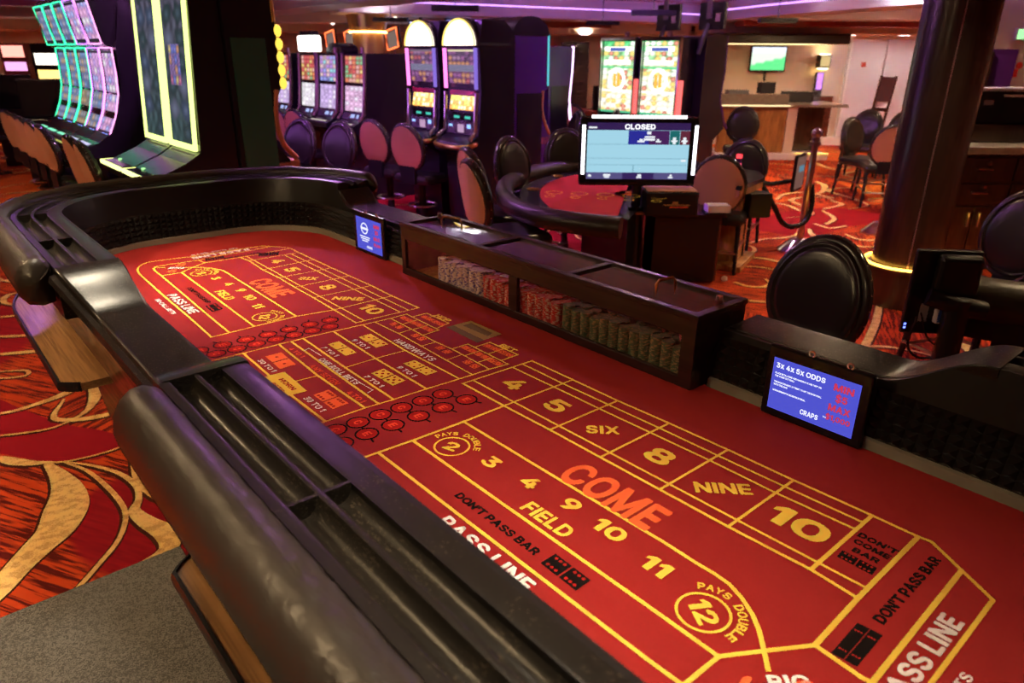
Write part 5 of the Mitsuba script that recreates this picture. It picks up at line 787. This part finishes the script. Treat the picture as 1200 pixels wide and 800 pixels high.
blues = ((.12, .16, .32), (.20, .25, .42), [(.35, .35, .5), (.55, .38, .25), (.20, .32, .6)], .85); pinks = ((.55, .30, .62), (.75, .42, .80), [(.95, .5, .8), (.4, .45, .9), (.9, .85, .9), (.55, .35, .8)], .85)
for i, (n_, lo, tp_, lab) in enumerate(((Pk, pinks, pinks, 'curved slot machine with pink neon, nearest of the five in the left row'), (Pu, blues, pinks, 'curved slot machine with violet glow, second of the five in the left row'), (G_, ((.18, .17, .16), (.30, .24, .18), [(.5, .35, .2), (.3, .3, .35)], .9), blues, 'curved slot machine with green neon and amber symbols, middle of the left row'), (G_, blues, blues, 'curved slot machine with green neon, fourth of the five in the left row'), (G_, blues, blues, 'curved slot machine with green neon, farthest of the five in the left row'))):
    slot_curve(-5.74 - i * .475, .10, lab, 20 + i * 5, n_, lo, tp_)
def slot_tall(x, y, label, seed):
    k = thing('slot_machine', label, 'slot machine'); tw = place(x, y, 0); w = .56; h = w / 2
    put('cabinet', extr_x([(.10, 0), (.29, 0), (.29, 2.12), (.13, 2.12), (.05, .92), (-.05, .86), (-.30, .76), (-.30, .71), (.05, .64)], -h, h), 'm_slotbody', k, tw=tw)
    cv = [(.035, .955), (.11, 1.98)]
    screen(k, -h + .05, h - .05, cv, lambda u, v: art(u, v, (.035, .07, .075), (.085, .075, .12), [(.05, .07, .12), (.10, .11, .17), (.03, .05, .06)], 2, 7, seed, 1., .40), tw, weight=0.017)
    if seed == 61: screen(k, -.10, .12, [(.050, 1.33), (.068, 1.58)], lambda u, v: art(u, v, (.25, .14, .30), (.22, .16, .42), [(.6, .3, .15), (.15, .2, .6), (.5, .15, .3), (.6, .5, .2)], 4, 4, 5, .8, .44), tw, weight=0.007)
    fr_ = [frame_bar(a, b) for a, b in ()] if False else []
    def bar(x0, x1, q0, q1): 
        m = trimesh.Trimesh(np.array([(x0, q0[0] - .012, q0[1]), (x1, q0[0] - .012, q0[1]), (x1, q1[0] - .012, q1[1]), (x0, q1[0] - .012, q1[1]), (x0, q0[0] + .01, q0[1]), (x1, q0[0] + .01, q0[1]), (x1, q1[0] + .01, q1[1]), (x0, q1[0] + .01, q1[1])]), [(0, 1, 2), (0, 2, 3), (5, 4, 7), (5, 7, 6), (4, 0, 3), (4, 3, 7), (1, 5, 6), (1, 6, 2), (3, 2, 6), (3, 6, 7), (4, 5, 1), (4, 1, 0)], process=False); return m
    P0, P1 = (.03, .93), (.11, 2.0); L = lambda t: (P0[0] + (P1[0] - P0[0]) * t, P0[1] + (P1[1] - P0[1]) * t)
    put('neon_frame', cat(bar(-h + .02, -h + .030, P0, P1), bar(h - .040, h - .015, P0, P1), bar(-h + .02, h - .02, P0, L(.032)), bar(-h + .02, h - .02, L(.97), P1)), 'm_emit', k, tw=tw, emit=(1.7, 2.1, .55), weight=0.105, label='lime lit frame of the tall screen')
    put('control_panel', tf(rb(-h + .04, h - .03, -.01, .01, -.07, .06, .006), (0, -.0, .855), 0, -32), 'm_panel', k, tw=tw); put('bill_light', tf(bx(-.10, -.02, -.016, -.010, -.045, .035), (0, 0, .855), 0, -32), 'm_emit', k, tw=tw, emit=(.5, .42, .75), weight=0.007); put('reader_light', tf(bx(.05, .12, -.016, -.010, -.02, .035), (0, 0, .855), 0, -32), 'm_emit', k, tw=tw, emit=(.2, .5, 1.6), weight=0.007)
    put('deck', rb(-h + .02, h - .02, -.30, -.02, .76, .79, .008), 'm_gloss', k, tw=tw); put('deck_light', cat(bx(-h + .01, h - .01, -.318, -.302, .765, .79)), 'm_emit', k, tw=tw, emit=(2.2, 2.3, .7), weight=0.070, label='bright yellow-green deck edge light')
    put('deck_light', bx(-h - .004, -h + .012, -.31, -.06, .775, .79), 'm_emit', k, tw=tw, emit=(2.0, 2.2, .6), weight=0.035); put('button', cat(cyl(.025, .79, .80, -.13, -.20), bx(.04, .16, -.19, -.15, .79, .80)), 'm_emit', k, tw=tw, emit=(.6, 1.4, .5), weight=0.007)
    return k
slot_tall(-4.42, .22, 'tall black slot machine with a lime-framed screen, left of a pair', 60); slot_tall(-3.82, .22, 'tall black slot machine with a lime-framed screen, right of a pair', 61)
# row two
for x, lab, sd, kw in ((-7.72, 'slot machine with lilac lower screen, leftmost of four behind the dark cabinet', 31, {}), (-7.0, 'slot machine with chrome frame and a glowing white box on top, second of four', 33, dict(topper='white', lower=(.9, .85, .9), w=.46)), (-6.50, 'slot machine with blue and green upper screen, third of four', 35, dict(upper=[(.3, .35, .85), (.85, .55, .55), (.3, .7, .75), (.5, .25, .7)], topper='dome')), (-5.90, 'slot machine with orange upper and pink lower screen, rightmost of four', 37, dict(lower=(.78, .48, .72)))):
    slot_dual(x, 2.68, lab, sd, **kw)
slot_arch(-4.52, 2.68, 'arch-topped slot machine with pink side lights, left one of a pair', 41, False); slot_arch(-3.91, 2.68, 'arch-topped slot machine with a lit belly glass, right one of a pair', 45, True)
# backs of the machines that face the other way, seen from the side
def slot_back(x, y, label, body, depth, h, front, trim, trim_emit, lower=None, panel=None, dome=False, w=.56):
    k = thing('slot_machine', label, 'slot machine'); tw = place(x, y, 180)
    hw = w / 2
    prof = [(.0, 0), (depth, 0), (depth, h - .02), (depth * .5, h), (.04, h)] + front + [(0.02, .62)]
    put('cabinet', extr_x(prof, -hw, hw), body, k, tw=tw)
    if dome: a = np.linspace(0, math.pi, 20); put('dome', extr_x([(depth * .5 + depth * .55 * math.cos(t), h - .03 + .16 * math.sin(t)) for t in a], -hw - .01, hw + .01), 'm_slotbody', k, tw=tw)
    if panel: put('side_panel', extr_x(panel[0], -hw - .006, -hw), panel[1], k, tw=tw)
    fl = np.array(trim)
    for sx in (-hw + .01,): put('front_trim', tube([(sx, *q) for q in fl], .017, 8), trim_emit[0], k, tw=tw, smooth=50, emit=trim_emit[1], weight=0.028)
    if lower: put('lower_trim', tube(smooth_curve([(-hw + .01, *q) for q in lower], 6), .02, 8), 'm_copper', k, tw=tw, smooth=50); put('deck', rb(-hw, hw, lower[-1][0] - .02, .06, lower[-1][1] - .10, lower[-1][1] - .01, .015), 'm_copper', k, tw=tw)
    return k
k = slot_back(-3.79, .80, 'black slot machine seen from its dark green side, gold bulbs down its front edge', 'm_slotbody', .28, 2.05, [(-.06, 1.95), (-.06, 1.32), (.0, 1.2), (.04, .95), (-.06, .84), (-.10, .74)], [(-.05, 1.98), (-.055, 1.72)], ('m_gold', None), lower=[(-.02, 1.30), (.0, 1.12), (-.03, .95), (-.12, .84)], panel=([(.02, .62), (.25, .62), (.25, 1.62), (.02, 1.62)], 'm_slotgreen'))
for z in np.arange(1.34, 1.72, .082): b_ = trimesh.creation.icosphere(2, .036); b_.apply_transform(np.diag([.7, .8, 1.1, 1])); put('bulb', tf(b_, (-.27, -.075, z)), 'm_emit', k, tw=place(-3.79, .80, 180), emit=(1.5, .95, .12), weight=0.014, label='golden bulb') if False else put('bulb', tf(b_, (-.27, -.075, z)), 'm_emit', k, tw=place(-3.79, .80, 180), emit=(1.5, .95, .12), weight=0.014)
slot_back(-4.02, 3.55, 'violet-lit slot machine with a domed top, seen from the side beside the arched pair', 'm_slotpurple', .40, 1.72, [(-.02, 1.70), (-.02, 1.24), (.05, 1.2), (.05, .98), (-.04, .86), (-.08, .76)], [(-.02, 1.70), (-.025, 1.26)], ('m_emit', (.10, .55, .65)), lower=[(.04, 1.22), (.045, 1.05), (.0, .92), (-.06, .82)], dome=True, panel=([(.05, .3), (.36, .3), (.36, 1.2), (.05, 1.2)], 'm_slotbody'))
slot_back(-5.02, 4.90, 'violet slot machine with a curved white neon edge, left of the green screens', 'm_slotpurple', .34, 1.62, [(-.04, 1.60), (-.02, 1.3), (.0, 1.0), (.08, .7)], [(-.04, 1.62), (-.03, 1.35), (.0, 1.05), (-.04, .82)], ('m_emit', (2.6, 1.6, 3.0)), w=.5, panel=([(.03, .4), (.3, .4), (.3, 1.2), (.03, 1.2)], 'm_slotbody'))
slot_back(-3.80, 6.05, 'black slot machine with a mauve curved front edge, right of the green screens', 'm_slotbody', .34, 1.74, [(-.05, 1.72), (-.06, 1.35), (-.02, 1.05), (-.14, .82), (-.16, .74)], [(-.05, 1.74), (-.07, 1.38), (-.03, 1.08), (-.16, .82), (-.24, .74)], ('m_slotpurple', None))
# green portrait screens
def slot_green(x, y, label, seed):
    k = thing('slot_machine', label, 'slot machine'); tw = place(x, y, 0); h = .27
    put('cabinet', extr_x([(.03, 0), (.30, 0), (.30, 1.70), (.04, 1.71), (.03, .88), (-.14, .78), (.02, .66)], -h, h), 'm_slotbody', k, tw=tw)
    screen(k, -h + .03, h - .035, [(.02, .90), (.03, 1.68)], lambda u, v: art(u, v, (1.5, 1.25, .95), (.10, .75, .25), [(1.5, 1.4, 1.1), (1.3, .9, .25), (.9, .25, .15), (1.4, 1.4, 1.3)], 6, 15, seed, 1., .46, [(0, .03, (.1, .6, .3)), (.30, .33, (1.6, 1.5, 1.3)), (.63, .66, (.12, .8, .3))]), tw, ny=110, weight=0.105, label='green, gold and white portrait screen')
    for z in (1.5, 1.6): put('jackpot_band', bx(-.20, .19, .010, .016, z - .028 - .04 * (z < 1.55), z + .022 - .04 * (z < 1.55)), 'm_emit', k, tw=tw, emit=(1.9, 1.8, 1.5), weight=0.010); 
    put('jackpot_band', bx(-.12, .11, .007, .010, 1.575, 1.612), 'm_emit', k, tw=tw, emit=(.10, .16, .55), weight=0.007)
    ring = extr(sg.Point(0, 0).buffer(.13, 24).difference(sg.Point(0, 0).buffer(.09, 24)), .006); put('emblem_ring', tf(ring, (0, .014, 1.27), 0, 90), 'm_emit', k, tw=tw, emit=(1.9, 1.9, 1.6), weight=0.010)
    put('emblem', cat(rb(-.05, -.01, .004, .012, 1.19, 1.33, .006), rb(.01, .05, .004, .012, 1.20, 1.34, .006)), 'm_emit', k, tw=tw, emit=(1.1, .62, .08), weight=0.007, label='golden double stroke in the middle of the screen')
    put('frame', cat(bx(-h, -h + .02, -.0, .05, .86, 1.71), bx(h - .02, h, 0, .05, .86, 1.71), bx(-h, h, 0, .05, 1.69, 1.72)), 'm_chrome', k, tw=tw)
    put('side_strip', screen_strip(h), 'm_emit', k, tw=tw, emit=(1.6, .22, .20), weight=0.028, label='red flickering light strip'); put('candle', cyl(.03, 1.71, 1.78, .03, .12, 14), 'm_slottrim', k, tw=tw, smooth=40)
    return k
def screen_strip(h): return rb(h + .005, h + .05, .02, .05, .90, 1.28, .006)
slot_green(-4.51, 5.4, 'slot machine with a tall green and gold screen, left one of a pair', 51); slot_green(-3.90, 5.4, 'slot machine with a tall green and gold screen, right one of a pair', 52)
for x, lab in ((-4.08, 'left of two black display backs on short poles above the green screens'), (-3.50, 'right of two black display backs on short poles above the green screens')):
    k = thing('topper_display', lab, 'screen'); put('case', tf(rb(-.17, .17, -.025, .025, -.14, .13, .01), (x, 5.75, 1.93), -6), 'm_black', k); put('mount', tf(rb(-.03, .03, -.05, -.02, -.05, .15, .006), (x - .02, 5.75, 1.95), -6), 'm_grey', k); put('sticker', tf(bx(.06, .12, -.028, -.0255, -.06, .02), (x, 5.75, 1.93), -6), 'm_white', k); put('pole', tube([(x - .02, 5.72, 1.85), (x - .05, 5.68, 1.70), (x - .08, 5.66, 1.55)], .025, 8), 'm_dim', k, smooth=40)
for i, x in enumerate((-4.62, -5.18, -5.74, -6.30, -6.86)): slot_dual(x, .84, f'slot machine with violet screens facing away from us, {("first", "second", "third", "fourth", "fifth")[i]} behind the dark green cabinet', 81 + i, upper=[(2.2, .5, 4.2), (3.0, .7, 3.4), (1.2, .5, 4.0)], lower=(2.6, .8, 4.2), rz=180, dep=.16, wt=1.)
# farther machines whose tops show
for x, y, lab, sd, kw in ((-10.1, 4.5, 'far slot machine with a tilted orange-framed topper, beyond the row of four', 71, dict(topper='sign')), (-9.45, 4.5, 'far slot machine with a tilted topper just left of the gold column', 73, dict(topper='sign')), (-8.2, 4.5, 'far slot machine with a tilted topper just right of the gold column', 75, dict(topper='sign'))): slot_dual(x, y, lab, sd, **kw)
hb2 = lambda a, b, e, f, g_, h2: tf(bx(a, b, e, f, g_, h2), (EYE[0], EYE[1], 0), ROT)
for r, lab, body, scr in ((-7.92, 'far slot machine with red-framed white and violet screens at the left edge', 'm_redband', ((1.52, .17, (2.0, .7, .55)), (1.30, .13, (1.3, .6, 1.2)))), (-7.42, 'far slot machine with a white glowing sign above a yellow screen', 'm_slotbody', ((1.41, .17, (2.6, 2.3, 1.9)), (1.15, .20, (2.2, 1.4, .4))))):
    k = thing('slot_machine', lab, 'slot machine'); put('cabinet', hb2(r - .21, r + .21, 12.0, 12.4, 0, 1.64), body, k)
    for z, h_, c in scr: put('display', hb2(r - .17, r + .17, 11.994, 12.0, z - h_ / 2, z + h_ / 2), 'm_emit', k, emit=c, weight=.05)
    put('deck', hb2(r - .2, r + .2, 11.85, 12.0, .78, .84), 'm_panel', k)
for r, d, z, w_, h_, c, lab in ((-1.42, 11.6, 1.86, .30, .22, (1.1, 1.25, 2.2), 'white-blue hanging screen above the arched slot machines'), (-.85, 11.6, 1.90, .34, .20, (.55, .6, 1.6), 'blue hanging screen right of the white-blue one')):
    k = thing('hanging_screen', lab, 'screen')
    put('case', hb2(r - w_ / 2 - .03, r + w_ / 2 + .03, d, d + .25, z - h_ / 2 - .03, z + h_ / 2 + .03), 'm_slotbody', k); put('display', hb2(r - w_ / 2, r + w_ / 2, d - .006, d, z - h_ / 2, z + h_ / 2), 'm_emit', k, emit=c, weight=.03); put('hanger', hb2(r - .02, r + .02, d + .08, d + .12, z + h_ / 2, CEIL), 'm_black', k)
for r, d, rot_, lab in ((-5.72, 9.0, 20, 'dark screen terminal at the far left, in front of the yellow screen'), (-7.05, 10.5, 20, 'dark framed terminal screen at the far left edge')):
    k = thing('terminal', lab, 'screen'); x, y = hall(r, d); put('screen_case', tf(rb(-.24, .24, -.03, .05, .78, 1.22, .02), (x, y, 0), ROT + rot_), 'm_slotbody', k); put('glass', tf(bx(-.2, .2, -.034, -.03, .82, 1.18), (x, y, 0), ROT + rot_), 'm_screen_off', k); put('base', tf(rb(-.26, .26, -.2, .25, 0, .78, .02), (x, y, 0), ROT + rot_), 'm_slotbody', k)
k = thing('ceiling_camera', 'dome ceiling camera at the far left', 'camera'); x, y = hall(-6.3, 11.0); put('dome', tf(lathe([(0, 0), (.06, .01), (.10, .06), (.11, .12), (.11, CEIL - 1.98 - .0), (0, CEIL - 1.98)], 24), (x, y, 1.98)), 'm_grey', k, smooth=40)
for r, d, z in ((-2.75, 12.9, 2.28), (-1.95, 12.7, 2.28)):
    k = thing('ceiling_light_panel', 'bright slatted ceiling light panel over the slot machines', 'light', 'slatted light panels'); put('frame', tf(bx(r - .3, r + .3, d - .35, d + .35, z - .012, z + .02), (EYE[0], EYE[1], 0), ROT), 'm_white', k)
    for i in range(5): put('lens', tf(bx(r - .28 + i * .115, r - .19 + i * .115, d - .32, d + .32, z - .018, z - .012), (EYE[0], EYE[1], 0), ROT), 'm_emit', k, emit=(1.1, 1.0, 1.2), weight=0.028)
# stools of the slot rows
for i, x in enumerate((-5.95, -6.48, -7.0, -7.5, -8.0)): chair('stool', x, -.02, 5 + 2 * i, f'tan-backed stool before the left slot row, {("nearest","second","third","fourth","farthest")[i]} of five')
chair('stool', -4.92, -.0, 4, 'tan-backed stool before the left lime-framed slot machine'); chair('stool', -4.42, -.02, -2, 'tan-backed stool before the right lime-framed slot machine')
for x, y, lab in ((-4.28, 2.50, 'pink-lit stool before the arched slot machines, right of two pink ones'), (-4.82, 2.48, 'pink-lit stool before the arched slot machines, left of two pink ones'), (-6.45, 2.45, 'tan-backed stool before the third of the four lilac-screened machines'), (-6.95, 2.45, 'tan-backed stool at the left, partly behind the dark green cabinet')): chair('stool', x, y, 14, lab)
chair('stool', -4.58, 1.66, 200, 'violet shining stool with its padded front to us, right of two'); chair('stool', -5.10, 1.52, 200, 'violet shining stool with its padded front to us, left of two')
chair('stool', -4.45, 4.40, 150, 'grey-lit round stool front left of the CLOSED display'); chair('stool', -5.3, 5.62, 20, 'pale tan stool back behind the grey-lit stool'); chair('stool', -4.45, 5.02, 140, 'small tilted stool back just above the left corner of the CLOSED display')
chair('stool', -10.9, 1.1, 60, 'tan-backed stool at the far left by the dark terminal'); chair('stool', -10.44, -.2, 20, 'tan-backed stool at the far left edge of the hall')
